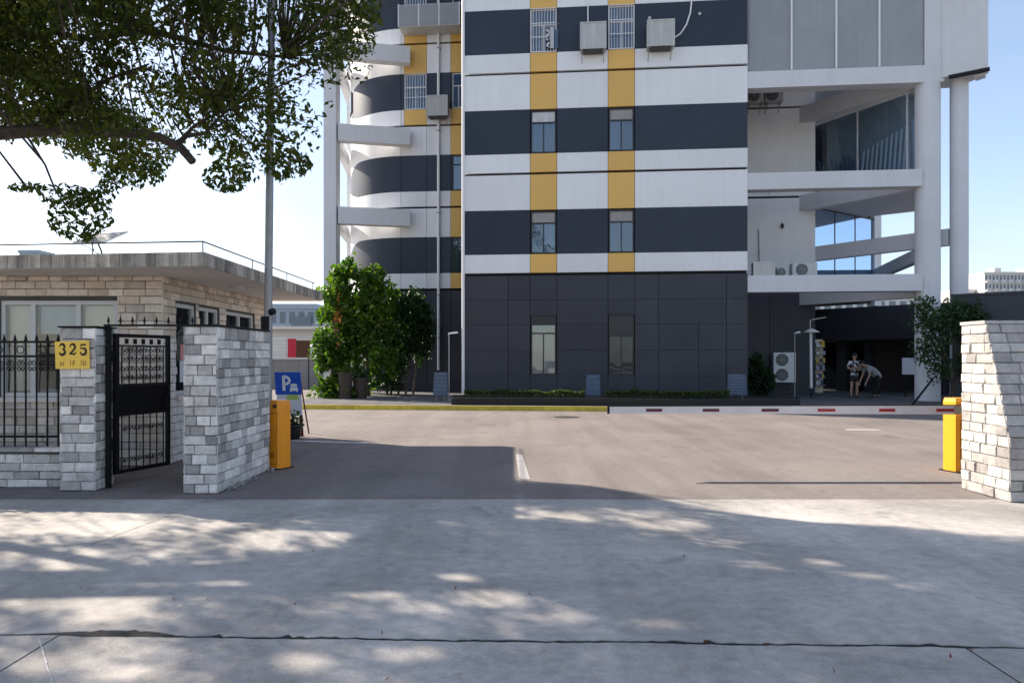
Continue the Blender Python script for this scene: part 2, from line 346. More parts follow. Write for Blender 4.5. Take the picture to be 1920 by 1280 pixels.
# split-faced stones laid in courses over a wall face
def stones(parent, org, ux, nrm, width, z0, z1, row, lens, m, proud=0.02, joint=0.008, clip=None, seed=3, name='stone', holes=(), lean=None, join=False):
    """org: foot of the face; ux: unit vector along it; nrm: outward. clip(z)->(x0,x1). holes: (x0,x1,z0,z1)"""
    g = random.Random(seed); org = Vector(org); ux = Vector(ux); nrm = Vector(nrm); z = z0; out = []; all_ = MB()
    while z < z1 - row*0.4:
        h = min(row*g.uniform(0.93,1.07), z1 - z)
        if z1 - (z+h) < row*0.4: h = z1 - z
        x0, x1 = clip(z + h/2) if clip else (0, width)
        cuts = []; x = x0; first = True
        while x < x1 - 1e-6:
            l = g.uniform(*lens)
            if first: l *= g.choice((0.5,0.8,1.0)); first = False
            if x1 - (x+l) < lens[0]*0.45: l = x1 - x
            cuts.append((x, x+l)); x += l
        segs = []
        for a,b in cuts:
            parts = [(a,b)]
            for hx0,hx1,hz0,hz1 in holes:
                if z + h > hz0 + 0.02 and z < hz1 - 0.02:
                    nx = []
                    for pa,pb in parts:
                        if pb <= hx0 or pa >= hx1: nx.append((pa,pb)); continue
                        if pa < hx0: nx.append((pa,hx0))
                        if pb > hx1: nx.append((hx1,pb))
                    parts = nx
            segs += [s_ for s_ in parts if s_[1]-s_[0] > 0.04]
        for a,b in segs:
            j = joint/2; pr = proud*g.uniform(0.5,1.35); e = min(0.008, h*0.12)
            vs = []
            for dd, ins in ((0,0),(pr*0.55,0),(pr,e)):
                for (xx,zz) in ((a+j+ins,z+j+ins),(b-j-ins,z+j+ins),(b-j-ins,z+h-j-ins),(a+j+ins,z+h-j-ins)):
                    jx = g.uniform(-.0025,.0025); jz = g.uniform(-.0025,.0025); jd = g.uniform(-.3,.3)*pr if ins else 0
                    off = lean(zz) if lean else 0.0
                    q = org + ux*(xx+jx) + nrm*(dd+jd+off) ; vs.append((q.x,q.y,org.z+zz+jz))
            fs = [(0,1,5,4),(1,2,6,5),(2,3,7,6),(3,0,4,7),(4,5,9,8),(5,6,10,9),(6,7,11,10),(7,4,8,11),(8,9,10,11),(3,2,1,0)]
            if join: all_.add(vs, fs); continue
            me = bpy.data.meshes.new(name); me.from_pydata(vs, [], fs)
            if (ux.cross(Vector((0,0,1)))).dot(nrm) < 0: me.flip_normals()
            out.append(link(name, me, m, parent))
        z += h
    if join: stuff(all_.build('stonework', m, parent))
    return out

# ================================================================== GROUND
def slab(parent, name, poly, z0, z1, m): return MB().prism(poly, z0, z1).build(name, m, parent)
def crack(x0, y0, x1, y1, seed, amp=0.012, step=0.05, side=0.0):
    g = random.Random(seed); n = max(2, int(math.hypot(x1-x0,y1-y0)/step)); out = []; k = 0
    for i in range(n+1):
        t_ = i/n; k = 0.75*k + g.uniform(-amp,amp)
        dx,dy = x1-x0,y1-y0; l = math.hypot(dx,dy); nx,ny = -dy/l,dx/l
        w = side*(0.35+0.65*abs(noise.noise((seed*3.1,t_*9,0.3)))*2.0)
        out.append((x0+dx*t_+nx*(k+w), y0+dy*t_+ny*(k+w)))
    return out
g_ = MB().add([(-400,-200,-0.045),(400,-200,-0.045),(400,800,-0.045),(-400,800,-0.045)], [(0,1,2,3)]).build('ground', 'far_ground'); struct(g_); g_.location.z = -0.07
pav = struct(MB().add([(-16,-10,-0.0055),(16,-10,-0.0055),(16,8.462,-0.0055),(-16,8.462,-0.0055)], [(0,1,2,3)]).build('pavement', 'joint'))
near_l = crack(-16, 4.42, -2.62, 4.30, 5, 0.008, 0.08); near_m = crack(-2.62, 4.30, 2.52, 4.13, 6, 0.007, 0.04); near_r = crack(2.52, 4.13, 16, 3.8, 7, 0.004, 0.1)
line = near_l + near_m[1:] + near_r[1:]
g = random.Random(2)
def gap(p):                                        # opening of the long joint, wider where it has broken up
    w = 0.010
    if -2.9 < p[0] < 2.6: w = 0.012 + 0.022*abs(noise.noise((p[0]*2.3,1.7,0)))
    if -2.75 < p[0] < -1.9: w += 0.055*(1-abs(p[0]+2.3)/0.45) if abs(p[0]+2.3)<0.45 else 0
    return w*1.35 + g.uniform(0,0.012) + (g.uniform(0.01,0.035) if g.random() < 0.12 and abs(p[0]) < 3 else 0)
up_line = [(x, y+gap((x,y))) for x,y in line]
def dn(x0, x1):
    def at(q):
        for (a,ya),(b_,yb) in zip(line,line[1:]):
            if a <= q <= b_: return (q, ya+(yb-ya)*(q-a)/max(b_-a,1e-6)-0.003)
        return (q, line[-1][1]-0.003)
    return [at(x0)] + [(x, y-0.003) for x,y in line if x0+0.01 < x < x1-0.01] + [at(x1)]
corner = [(-16,7.4),(-9,7.25),(-4.58,6.69),(-3.62,6.28),(-3.50,7.4),(-3.44,8.44)]
slab(pav, 'slab', up_line + [(16,8.44)] + [(p[0]+0.010, p[1]-0.004) for p in corner[::-1]][0:1] + [(p[0]+0.012,p[1]-0.014) for p in corner[::-1]][1:], -0.1, 0.0, 'apron')
slab(pav, 'slab', corner + [(-16,8.44)], -0.1, -0.001, 'apron')
slab(pav, 'slab', [(-2.61,-10),(2.50,-10)] + dn(-2.61,2.50)[::-1], -0.1, -0.002, 'apron')
slab(pav, 'slab', [(2.515,-10),(16,-10)] + dn(2.515,16)[::-1], -0.1, -0.003, 'apron')
slab(pav, 'slab', [(-16,-10),(-2.62,-10)] + dn(-16,-2.62)[::-1], -0.1, 0.001, 'apron')
ch = crack(-2.70, 4.26, -1.98, 3.3, 9, 0.002, 0.03)
struct(MB().ribbon(ch, [0.004+0.005*abs(math.sin(k*1.7)) for k in range(len(ch))], lambda x_,y_,t_: (x_,y_,0.0025+t_), 0.001).build('chalk_line', mat('chalk', (0.5,0.5,0.49), 0.9, 0.4, 30)))
road = struct(MB().add([(-16,8.465,-0.004),(30,8.465,-0.004),(30,60,-0.004),(-30,60,-0.004),(-30,16.5,-0.004),(-16,16.5,-0.004)], [(0,1,2,3,4,5)]).build('road', 'road'))
struct(pbox(None, 'road_groove', 'joint', 2.35, 5.6, 9.50, 9.525, -0.01, 0.0005))
pm = MB().prism([(0.10,9.85),(0.24,9.82),(0.17,12.3),(0.06,12.4)], -0.003, 0.001).build('pale_strip', mat('dull_white_strip', (0.40,0.38,0.36), 0.85, 0.3, 6)); struct(pm)  # narrow dull white strip laid flat along the driveway
pm = MB().prism([(-4.25,14.35),(-2.75,13.95),(-2.72,14.02),(-4.25,14.45)], -0.003, 0.001).build('pale_strip', M['sign_white']); struct(pm)  # white strip painted in for the sunlit gap between two shadows
pm = MB().prism([(7.35,16.35),(8.1,16.3),(8.2,16.75),(7.5,16.8)], -0.003, 0.001).build('road_patch', mat('pale_patch', (0.34,0.31,0.285), 0.85, 0.15, 5)); struct(pm)
mh = MB().lathe([(0.36,-0.01),(0.36,0.0)], 1.47, 20.1, 20).build('manhole_cover', 'earth'); tag(mh, 'round dark manhole cover set in the road before the entrance', 'manhole')

# raised platform in front of the tall building, yellow kerb along it
BO = Vector((-1.74, 27.0, 0)); BA = -math.atan(0.1)
ex = Vector((math.cos(BA), math.sin(BA), 0)); ey = Vector((-math.sin(BA), math.cos(BA), 0))
def LB(X, Y): r_ = Vector((X,Y,0)) - BO; return (r_.dot(ex), r_.dot(ey))
def WB(s, d): q = BO + ex*s + ey*d; return (q.x, q.y)
def s_of(u, d):                                    # facade coordinate met by a sight line at set-back d
    k = (u-U0)/FPX; q = BO + ey*d
    return (k*q.y - q.x)/(ex.x - k*ex.y)
KD = -4.3
plat = struct(MB().prism([WB(-5.6,KD+0.2), WB(16,KD+0.2), WB(30,6), WB(30,30), WB(-5.6,30)], -0.05, 0.115).build('platform', 'paving'))
kerb = thing('kerb', 'faded yellow painted kerb along the front of the tall building', 'kerb', (BO.x,BO.y,0), BA)
x = -5.7; g = random.Random(4)
while x < 13:
    l = 0.98
    MB().hull8([(x,KD,-0.02),(x+l,KD,-0.02),(x+l,KD+0.19,-0.02),(x,KD+0.19,-0.02)], [(x+0.004,KD+0.03,0.135),(x+l-0.008,KD+0.03,0.135),(x+l-0.008,KD+0.19,0.13),(x+0.004,KD+0.19,0.13)]).build('kerb_stone', 'kerb_yellow', kerb)
    x += l

# ================================================================== TALL BUILDING
bld = thing('office_building', 'tall office building banded in pale grey, navy and yellow panels with open concrete frame', 'building', (BO.x,BO.y,0), BA)
NF = 5; F0, FH = 4.55, 3.6
COLS = [0.0, 2.40, 3.36, 5.17, 6.11, 10.0]
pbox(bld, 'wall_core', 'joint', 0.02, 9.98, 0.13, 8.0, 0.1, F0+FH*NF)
J = 0.008
def panel(m, s0, s1, z0, z1, d=0.0, t=0.125, name='wall_panel'):
    return pbox(bld, name, m, s0+J, s1-J, d, d+t, z0+J*0.6, z1-J*0.6)
def window(par, s0, s1, z0, z1, d, split=0.68, fm='alu_dark', gm='glass', cur=(0,1), cm='curtain', head=None, mull=True, transom=True, name='window'):
    """frame with a top light and two sliding panes, cloth hanging behind part of it"""
    w = 0.045; f = MB()
    f.box(s0,s1,d,d+0.06,z0,z0+w).box(s0,s1,d,d+0.06,z1-w,z1).box(s0,s0+w,d,d+0.06,z0+w,z1-w).box(s1-w,s1,d,d+0.06,z0+w,z1-w)
    zt = z0 + (z1-z0)*split
    if transom: f.box(s0+w,s1-w,d+0.004,d+0.058,zt,zt+w*1.2)
    sm = (s0+s1)/2
    if mull: f.box(sm-0.022,sm+0.022,d+0.004,d+0.058,z0+w,zt)
    o = f.build(name, fm, par)
    top = zt if transom else z1-w
    if mull:
        pbox(o,'pane',gm,s0+w,sm-0.022,d+0.03,d+0.036,z0+w,top); pbox(o,'pane',gm,sm+0.022,s1-w,d+0.03,d+0.036,z0+w,top)
    else: pbox(o,'pane',gm,s0+w,s1-w,d+0.03,d+0.036,z0+w,top)
    if transom: pbox(o,'pane',gm if head is None else head,s0+w,s1-w,d+0.03,d+0.036,zt+w*1.2,z1-w)
    if cur:
        c = MB(); n = 26; a = s0+w+(s1-s0-2*w)*cur[0]; bq = s0+w+(s1-s0-2*w)*cur[1]
        for i in range(n):
            xa = a+(bq-a)*i/n; xb = a+(bq-a)*(i+1)/n; ya = d+0.085+0.010*math.sin(i*1.3); yb = d+0.085+0.010*math.sin((i+1)*1.3)
            k = len(c.v); c.v += [(xa,ya,z0+w),(xb,yb,z0+w),(xb,yb,z1-w),(xa,ya,z1-w)]; c.f.append((k,k+1,k+2,k+3))
        me = bpy.data.meshes.new('curtain'); me.from_pydata(c.v,[],c.f); link('curtain', me, cm, o)
    return o
def grille(par, s0, s1, z0, z1, d, n=9, rails=(0.0,0.34,0.66,1.0)):
    g_ = MB()
    for i in range(n+1):
        xx = s0+(s1-s0)*i/n; g_.box(xx-0.008,xx+0.008,d,d+0.016,z0,z1)
    for r_ in rails:
        zz = z0+(z1-z0)*r_; g_.box(s0,s1,d-0.012,d-0.002,zz-0.011,zz+0.011)
    return stuff(g_.build('security_grille', 'white_paint', par))
# ground storey: dark panels round two windows
rowz = [0.12, 0.93, 1.86, 2.78, 3.66, F0-0.02]
vs_ = [0.0, s_of(953,0), COLS[1], COLS[2], COLS[3], COLS[4], s_of(1235,0), s_of(1310,0), s_of(1362,0), 10.0]
GW = [(COLS[1], COLS[2]), (COLS[3], COLS[4])]; WZ0, WZ1 = 0.98, 3.10
for i in range(len(vs_)-1):
    a, b2 = vs_[i], vs_[i+1]
    if any(abs(a-w0) < 1e-6 for w0,_ in GW):
        panel('dark_panel', a, b2, 0.12, WZ0); panel('dark_panel', a, b2, WZ1, 3.66); panel('dark_panel', a, b2, 3.66, F0-0.02); continue
    if i in (6,7):                                      # wide panels broken by one upright joint in the lower courses only
        for k in range(5):
            if k >= 3 and i == 7: continue
            panel('dark_panel', a, vs_[8] if k >= 3 else b2, rowz[k], rowz[k+1])
        continue
    for k in range(5): panel('dark_panel', a, b2, rowz[k], rowz[k+1])
w_ = window(bld, GW[0][0]+0.03, GW[0][1]-0.03, WZ0, 2.80, 0.03, 0.80, gm='glass', cur=(0,1)); pbox(w_, 'blind_box', 'alu_dark', GW[0][0]+0.03, GW[0][1]-0.03, 0.02, 0.11, 2.803, WZ1-0.01)
w_ = window(bld, GW[1][0]+0.03, GW[1][1]-0.03, WZ0, 2.38, 0.03, 0.97, gm='glass_dark', cur=(0,0.5), cm='blind_grey', transom=False); pbox(w_, 'blind_box', 'alu_dark', GW[1][0]+0.03, GW[1][1]-0.03, 0.03, 0.11, 2.383, WZ1-0.01)
pbox(w_, 'light_tube', 'lamp_white', COLS[3]+0.56, COLS[4]-0.06, 0.1, 0.12, 2.13, 2.155)
# upper storeys
for j in range(NF):
    G = F0 + FH*j
    za, zb, zc, zd = G+0.08, G+0.75, G+2.33, G+3.6
    for i in range(5):
        a, b2 = COLS[i], COLS[i+1]; yel = i in (1,3)
        panel('yellow_panel' if yel else 'light_panel', a, b2, za, zb); panel('yellow_panel' if yel else 'light_panel', a, b2, zc, zd)
        if not yel: panel('navy_panel', a, b2, zb, zc); continue
        hd = {(0,1):'blind_grey',(0,3):'blind_grey',(1,1):'curtain',(1,3):'blind_grey'}.get((j,i))
        if j < 2:
            o = window(bld, a+0.03, b2-0.03, zb+0.02, zc-0.05, 0.035, 0.70, gm='glass', cur=(0,1) if i == 1 else (0,0.45), head=hd, cm='curtain' if j == 1 or i == 1 else 'blind_grey')
        else:
            o = window(bld, a+0.02, b2-0.02, zb+0.02, zc-0.02, 0.05, 0.62, fm='alu_white', gm='glass', cur=(0.0,0.35))
            if j == 2: grille(o, a+0.02, b2-0.02, zb+0.02, zc-0.02, -0.03)
MB().tube([(-0.02,-0.03,0.3),(-0.02,-0.03,F0+FH*NF)], 0.058, 10).build('corner_pipe', 'pipe_white', bld, True)
pbox(bld, 'parapet', 'light_panel', -0.05, 10.05, -0.04, 8.05, F0+FH*NF, F0+FH*NF+1.1)

# --- set-back wing on the left, ending in a round tower
D1 = 5.6; SC = s_of(752, D1); RT = 3.0; CD = D1 + 0.13 + RT
pbox(bld, 'wing_core', 'joint', SC, 2.5, D1+0.13, D1+6, 0.1, F0+FH*NF)
def arc(name, m, r0, r1, t0, t1, z0, z1, n=18, top=None, bot=None):
    mb = MB()
    def pt(r_, t_): return (SC - r_*math.sin(t_), CD - r_*math.cos(t_))
    for i in range(n+1):
        t_ = t0 + (t1-t0)*i/n; lo = bot(t_) if bot else z0; hi = top(t_) if top else z1
        for r_ in (r1, r0):
            x_, y_ = pt(r_, t_); mb.v += [(x_,y_,lo),(x_,y_,hi)]
    for i in range(n):
        a = i*4; c = a+4
        mb.f += [(a,c,c+1,a+1),(a+2,a+3,c+3,c+2),(a+1,c+1,c+3,a+3),(a,a+2,c+2,c)]
    mb.f += [(0,1,3,2),(n*4,n*4+2,n*4+3,n*4+1)]
    return mb.build(name, m, bld, True)
arc('tower_core', 'joint', 0.05, RT, 0, math.pi, 0.1, F0+FH*NF, 30)
U = lambda q: s_of(q, D1)
wing_cols = [SC, U(800), U(822), U(845), 2.4]
yc = 3
TN = math.radians(42); TE = math.radians(84)
for j in range(-1, NF):
    G = F0 + FH*j; za, zb, zc, zd = G+0.08, G+0.75, G+2.33, G+3.6
    if j == -1:
        for i in range(4): panel('dark_panel', wing_cols[i], wing_cols[i+1], 0.12, F0-0.02, D1)
        arc('wall_panel', 'dark_panel', RT, RT+0.125, 0.004, math.pi, 0.12, F0-0.02, 30); continue
    for i in range(4):
        a, b2 = wing_cols[i], wing_cols[i+1]
        yel = i == 3 or (i == 0 and j >= 2)
        if i == 0 and j >= 2: a = U(758)
        panel('yellow_panel' if yel else 'light_panel', a, b2, za, zb, D1); panel('yellow_panel' if yel else 'light_panel', a, b2, zc, zd, D1)
        if i == 3:
            panel('navy_panel', a, a+0.06, zb, zc, D1)
            o = window(bld, a+0.07, a+0.62, zb+0.02, zc-0.03, D1+0.035, 0.72, cur=(0,1), cm='curtain', mull=False) if j < 2 else window(bld, a-0.0+0.07, a+0.62, zb+0.02, zc-0.03, D1+0.035, 0.62, fm='alu_white', gm='glass_dark', cur=None)
            panel('navy_panel', a+0.63, b2, zb, zc, D1)
        elif i == 0 and j >= 2:
            o = window(bld, a+0.02, b2-0.02, zb+0.02, zc-0.02, D1+0.05, 0.62, fm='alu_white', cur=(0,1)); grille(o, a+0.02, b2-0.02, zb+0.02, zc-0.02, D1-0.03, 8, (0,0.33,0.6,1))
        else: panel('navy_panel', a, b2, zb, zc, D1)
        if i == 0 and j >= 2 and U(758) > SC:
            panel('light_panel', SC, U(758), za, zb, D1); panel('light_panel', SC, U(758), zc, zd, D1); panel('navy_panel', SC, U(758), zb, zc, D1)
    arc('wall_panel', 'light_panel', RT, RT+0.125, 0.004, math.pi, za, zb-0.005, 30)
    arc('wall_panel', 'light_panel', RT, RT+0.125, 0.004, math.pi, zc+0.005, zd, 30)
    zm = (zb+zc)/2; hh = (zc-zb)/2
    def kf(t_): return 1.0 if t_ <= TN else max(0.0, 1-((t_-TN)/(TE-TN))**1.5)
    arc('wall_panel', 'navy_panel', RT, RT+0.125, 0.004, TE, 0, 0, 26, top=lambda t_: zm+hh*kf(t_), bot=lambda t_: zm-hh*kf(t_)-0.001)
    arc('wall_panel', 'light_panel', RT, RT+0.123, TN, TE, 0, 0, 20, top=lambda t_: zc, bot=lambda t_: zm+hh*kf(t_)+0.004)
    arc('wall_panel', 'light_panel', RT, RT+0.123, TN, TE, 0, 0, 20, top=lambda t_: zm-hh*kf(t_)-0.006, bot=lambda t_: zb)
    arc('wall_panel', 'light_panel', RT, RT+0.123, TE+0.002, math.pi, zb, zc, 20)
# small window on the sunlit flank of the tower
t_ = math.radians(66); cx_, cy_ = SC-(RT+0.12)*math.sin(t_), CD-(RT+0.12)*math.cos(t_)
tx, ty = -math.cos(t_), math.sin(t_)
def tw(a_, o_, z_): return (cx_+tx*a_-math.sin(t_)*o_, cy_+ty*a_-math.cos(t_)*o_, z_)
wq = MB().hull8([tw(-0.35,0.0,13.0),tw(0.35,0.0,13.0),tw(0.35,0.05,13.0),tw(-0.35,0.05,13.0)],[tw(-0.35,0.0,13.95),tw(0.35,0.0,13.95),tw(0.35,0.05,13.95),tw(-0.35,0.05,13.95)]).build('window', 'alu_dark', bld)
MB().hull8([tw(-0.29,0.045,13.06),tw(0.29,0.045,13.06),tw(0.29,0.055,13.06),tw(-0.29,0.055,13.06)],[tw(-0.29,0.045,13.9),tw(0.29,0.045,13.9),tw(0.29,0.055,13.9),tw(-0.29,0.055,13.9)]).build('pane', 'far_glass', wq)
# downpipes
for uu, z0 in ((823,1.05),):
    MB().tube([(U(uu),D1-0.09,z0),(U(uu),D1-0.09,F0+FH*NF)], 0.065, 10).build('downpipe', 'pipe_white', bld, True)
for zz in (4.3, 7.9, 11.5, 15.1): pbox(bld, 'pipe_clip', 'steel', U(823)-0.08, U(823)+0.08, D1-0.16, D1, zz, zz+0.05)
# balcony box on the wing
b0, b1 = U(757), U(868)
bz0 = 15.75; bal = pbox(bld, 'balcony', 'ac_grey', b0, b1, D1-0.9, D1-0.02, bz0, bz0+0.95)
for i in range(3):
    a = b0+(b1-b0)*i/3; c = b0+(b1-b0)*(i+1)/3
    pbox(bal, 'panel', 'screen_grey', a+0.03, c-0.03, D1-0.925, D1-0.901, bz0+0.05, bz0+0.9)
for i in range(4):
    a = b0+(b1-b0)*i/3; pbox(bal, 'mullion', 'white_paint', a-0.025, a+0.025, D1-0.935, D1-0.902, bz0, bz0+0.97)

# --- concrete frame round the left end
fr = 0.26
cxl, cyl = LB(-7.72, 32.0)
def beam(p, q, w, z0, z1, m='frame_grey', name='beam', parent=None):
    """straight beam between two plan points of the building"""
    p = Vector((*p,0)); q = Vector((*q,0)); d = (q-p).normalized(); n = Vector((-d.y,d.x,0))*w/2
    return MB().prism([(p-n)[:2],(q-n)[:2],(q+n)[:2],(p+n)[:2]], z0, z1).build(name, m, bld if parent is None else parent)
pbox(bld, 'column', 'frame_grey', cxl-0.27, cxl+0.27, cyl-0.27, cyl+0.27, 0.0, F0+FH*NF)
bxl, byl = LB(-8.25, 38.6)
pbox(bld, 'column', 'frame_grey', bxl-0.22, bxl+0.22, byl-0.22, byl+0.22, 0.0, F0+FH*NF)
for zt in (8.02, 11.55, 15.1, 18.7):
    beam((cxl+0.275, cyl), (s_of(768, D1-0.25), D1-0.24), 0.46, zt-0.72, zt)
    beam((cxl, cyl+0.275), (bxl, byl-0.225), 0.34, zt-0.62, zt-0.02)
    beam((bxl+0.225, byl), (SC-1.2, byl+0.2), 0.34, zt-0.62, zt-0.02)

# --- recessed white wall on the right and the big open frame in front of it
D2 = 4.24; SR = s_of(1524, D2)
pbox(bld, 'side_core', 'joint', 9.99, SR-0.02, D2+0.13, D2+5, 0.1, 22.4)
for j in range(-1, 4):
    G = F0-0.15 + FH*j
    if j == -1: panel('dark_panel', 10.0, 11.75, 0.12, G+FH-0.02, D2); panel('dark_panel', 11.75, SR, 0.12, G+FH-0.02, D2); continue
    panel('render_white', 10.0, SR, G+0.08, G+FH-0.0, D2)
pbox(bld, 'side_return', 'render_white', SR-0.018, SR+0.1, D2+0.02, D2+1.3, 4.5, 22)
pbox(bld, 'side_return', 'dark_panel', SR-0.018, SR+0.1, D2+0.02, D2+4.5, 0.12, 4.495)
# round front column and beams
csx, csy = LB(14.33, 25.75)
FBZ = (4.45, 8.02, 11.55)
MB().lathe([(0.40,0.0),(0.40,11.0)], csx, csy, 28).build('column', 'frame_grey', bld, True)
for zt in FBZ: pbox(bld, 'beam', 'frame_grey', 10.0, csx-(0.30 if zt < 11 else -0.38), csy-0.33, csy+0.2, zt-0.575, zt)
A0 = LB(11.65, 30.05); A1 = (csx-0.1, csy+0.25)
for zt in (4.32, 8.08, 11.62): beam(A0, A1, 0.34, zt-0.63, zt-0.002)
# upper box behind grey screens
UZ = 11.56
pbox(bld, 'upper_box', 'frame_grey', 9.995, csx+0.36, csy-0.2, 1.7, UZ, 22.0)
ms_ = [10.03, s_of(1485,csy-0.35), s_of(1569,csy-0.35), s_of(1650,csy-0.35), s_of(1735,csy-0.35)]
for i in range(4):
    pbox(bld, 'screen_panel', 'screen_grey', ms_[i]+0.03, ms_[i+1]-0.03, csy-0.26, csy-0.204, UZ+0.015, 16.8)
    if i: pbox(bld, 'mullion', 'white_paint', ms_[i]-0.028, ms_[i]+0.028, csy-0.32, csy-0.204, UZ+0.01, 16.8)
W = [LB(14.62,25.35), LB(15.63,24.55), LB(15.95,25.0), LB(15.72,26.3), LB(14.5,26.5)]
MB().prism(W, 11.1, 22.0).build('oblique_volume', 'frame_grey', bld)
pier_p = [(ms_[4],csy-0.31),(csx+0.42,csy-0.31),(csx+0.42,csy-0.205),(ms_[4],csy-0.205)]
MB().prism(pier_p, 11.0, 22).build('pier', 'frame_grey', bld)
W2 = [LB(14.74,25.21), LB(15.66,24.48), LB(15.76,24.62), LB(14.85,25.36)]
MB().prism(W2, 11.03, 11.12).build('drip_edge', 'joint', bld)
rcx, rcy = LB(15.36, 25.65)
MB().lathe([(0.285,0.0),(0.285,11.02),(0.27,11.098)], rcx, rcy, 28).build('column', 'frame_grey', bld, True)
MB().prism([LB(15.45,25.0),LB(15.72,24.8),LB(15.9,25.05),LB(15.75,25.35)], 10.97, 11.095).build('soffit_tray', 'frame_grey', bld)
# glazed room on the second open level
RA, RB, RC, RD, RE = LB(12.15,30.2), LB(13.98,26.35), LB(15.0,26.15), LB(17.6,31), LB(14,34)
MB().prism([RA,RB,RC,RD,RE], 7.75, 8.12).build('floor_slab', 'frame_grey', bld)
MB().prism([RA,RB,RC,RD,RE], 10.98, 11.09).build('ceiling_slab', 'frame_grey', bld)
MB().prism([RA, LB(14.6,28.4), RD, RE], 11.095, 22.0).build('rear_block', 'frame_grey', bld)
def inset(p, q, f): return (p[0]+(q[0]-p[0])*f, p[1]+(q[1]-p[1])*f)
ctr = (sum(p[0] for p in (RA,RB,RC,RD,RE))/5, sum(p[1] for p in (RA,RB,RC,RD,RE))/5)
MB().prism([inset(p,ctr,0.22) for p in (RA,RB,RC,RD,RE)], 8.125, 10.97).build('inner_wall', 'ac_grey', bld)
def glazing(p, q, z0, z1, n, gm, fm='frame_grey', w=0.05, sl=0.0):
    pv, qv = Vector((*p,0)), Vector((*q,0)); d = (qv-pv); L_ = d.length; d.normalize(); nn = Vector((-d.y,d.x,0))
    for i in range(n):
        a = pv+d*(L_*i/n+w/2); c = pv+d*(L_*(i+1)/n-w/2)
        MB().prism([(a-nn*0.006)[:2],(c-nn*0.006)[:2],(c+nn*0.006)[:2],(a+nn*0.006)[:2]], z0+w, z1-w).build('glass_panel', gm, bld)
    for i in range(n+1):
        a = pv+d*(L_*i/n); MB().prism([(a-d*w/2-nn*w/2)[:2],(a+d*w/2-nn*w/2)[:2],(a+d*w/2+nn*w/2)[:2],(a-d*w/2+nn*w/2)[:2]], z0, z1).build('mullion', fm, bld)
    for zz in (z0, z1-w):
        a = pv+d*w/2; c = qv-d*w/2
        MB().prism([(a-nn*w/2.2)[:2],(c-nn*w/2.2)[:2],(c+nn*w/2.2)[:2],(a+nn*w/2.2)[:2]], zz, zz+w).build('rail', fm, bld)
glazing(inset(RA,ctr,0.03), inset(RB,ctr,0.03), 8.125, 10.97, 2, 'glass_tint')
glazing(inset(RB,ctr,0.03), inset(RC,ctr,0.03), 8.125, 10.97, 1, 'glass_tint')
for p, q, n, h in ((RA,RB,20,1.5),(RB,RC,5,2.2)):        # slanting strips behind the glass, put in for striped reflections of the facade
    pi, qi = inset(p,ctr,0.075), inset(q,ctr,0.075)
    for k in range(n):
        f = (k+0.5)/n; c = inset(pi,qi,f); f2 = f + (0.035 if f > 0.5 else -0.05); c2 = inset(pi,qi,f2)
        top = 8.2 + (h*(0.75+0.1*math.sin(k*1.9)) if f < 0.5 else h*(0.45+0.65*f)); ww = 0.05
        dx, dy = (qi[0]-pi[0]), (qi[1]-pi[1]); l_ = math.hypot(dx,dy); dx, dy = dx/l_*ww, dy/l_*ww
        MB().hull8([(c[0]-dx,c[1]-dy,8.14),(c[0]+dx,c[1]+dy,8.14),(c[0]+dx+0.01,c[1]+dy+0.02,8.14),(c[0]-dx+0.01,c[1]-dy+0.02,8.14)],
                   [(c2[0]-dx,c2[1]-dy,top),(c2[0]+dx,c2[1]+dy,top),(c2[0]+dx+0.01,c2[1]+dy+0.02,top),(c2[0]-dx+0.01,c2[1]-dy+0.02,top)]).build('reflection_slat', 'board_line' if f < 0.5 and n > 5 else 'lamp_white', bld)
# blue glass box below it
GA, GB, GC, GD = LB(12.3,30.5), LB(16.15,33.3), LB(13.6,36.6), LB(10,34)
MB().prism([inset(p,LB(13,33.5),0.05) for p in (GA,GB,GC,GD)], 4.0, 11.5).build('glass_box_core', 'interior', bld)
glazing(GA, GB, 4.2, 7.74, 3, 'curtain_glass', 'alu_dark', 0.045)
MB().prism([LB(16.1,33.15),LB(16.5,33.35),LB(16.3,33.75),LB(15.95,33.55)], 3.9, 11.5).build('corner_post', 'render_white', bld)
beam(LB(12.15,30.25), (rcx-0.2, rcy+0.2), 0.3, 5.48, 6.05)
beam(LB(16.2,33.2), (csx+0.1, csy+0.36), 0.3, 5.05, 5.5)
# --- low dark podium of the right-hand wing
PA, PB, PC_ = LB(11.6,35.4), LB(16.3,29.3), LB(18.6,26.3)
pd = (Vector(PB)-Vector(PA)).normalized(); pn = Vector((-pd.y, pd.x))
if pn.y < 0: pn = -pn
def off(p, k, a=0.0): return (p[0]+pn.x*k+pd.x*a, p[1]+pn.y*k+pd.y*a)
MB().prism([PA,PB,PC_,off(PC_,5),off(PA,5)], 2.35, 3.72).build('canopy', 'dark_panel', bld)
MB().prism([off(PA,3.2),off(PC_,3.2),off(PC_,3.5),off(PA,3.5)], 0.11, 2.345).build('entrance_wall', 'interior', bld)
tot = (Vector(PC_)-Vector(PA)).length
for a, wd, m_ in ((1.2,0.25,'interior'),(3.3,0.45,'dark_panel'),(4.55,0.3,'dark_panel'),(7.4,0.4,'dark_panel')):
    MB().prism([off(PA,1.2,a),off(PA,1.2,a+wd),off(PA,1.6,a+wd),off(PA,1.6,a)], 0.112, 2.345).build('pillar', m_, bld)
for a in (1.5, 2.4, 3.8):
    MB().prism([off(PA,1.4,a),off(PA,1.4,a+0.82),off(PA,1.42,a+0.82),off(PA,1.42,a)], 0.15, 2.3).build('glass_door', 'glass_dark', bld)

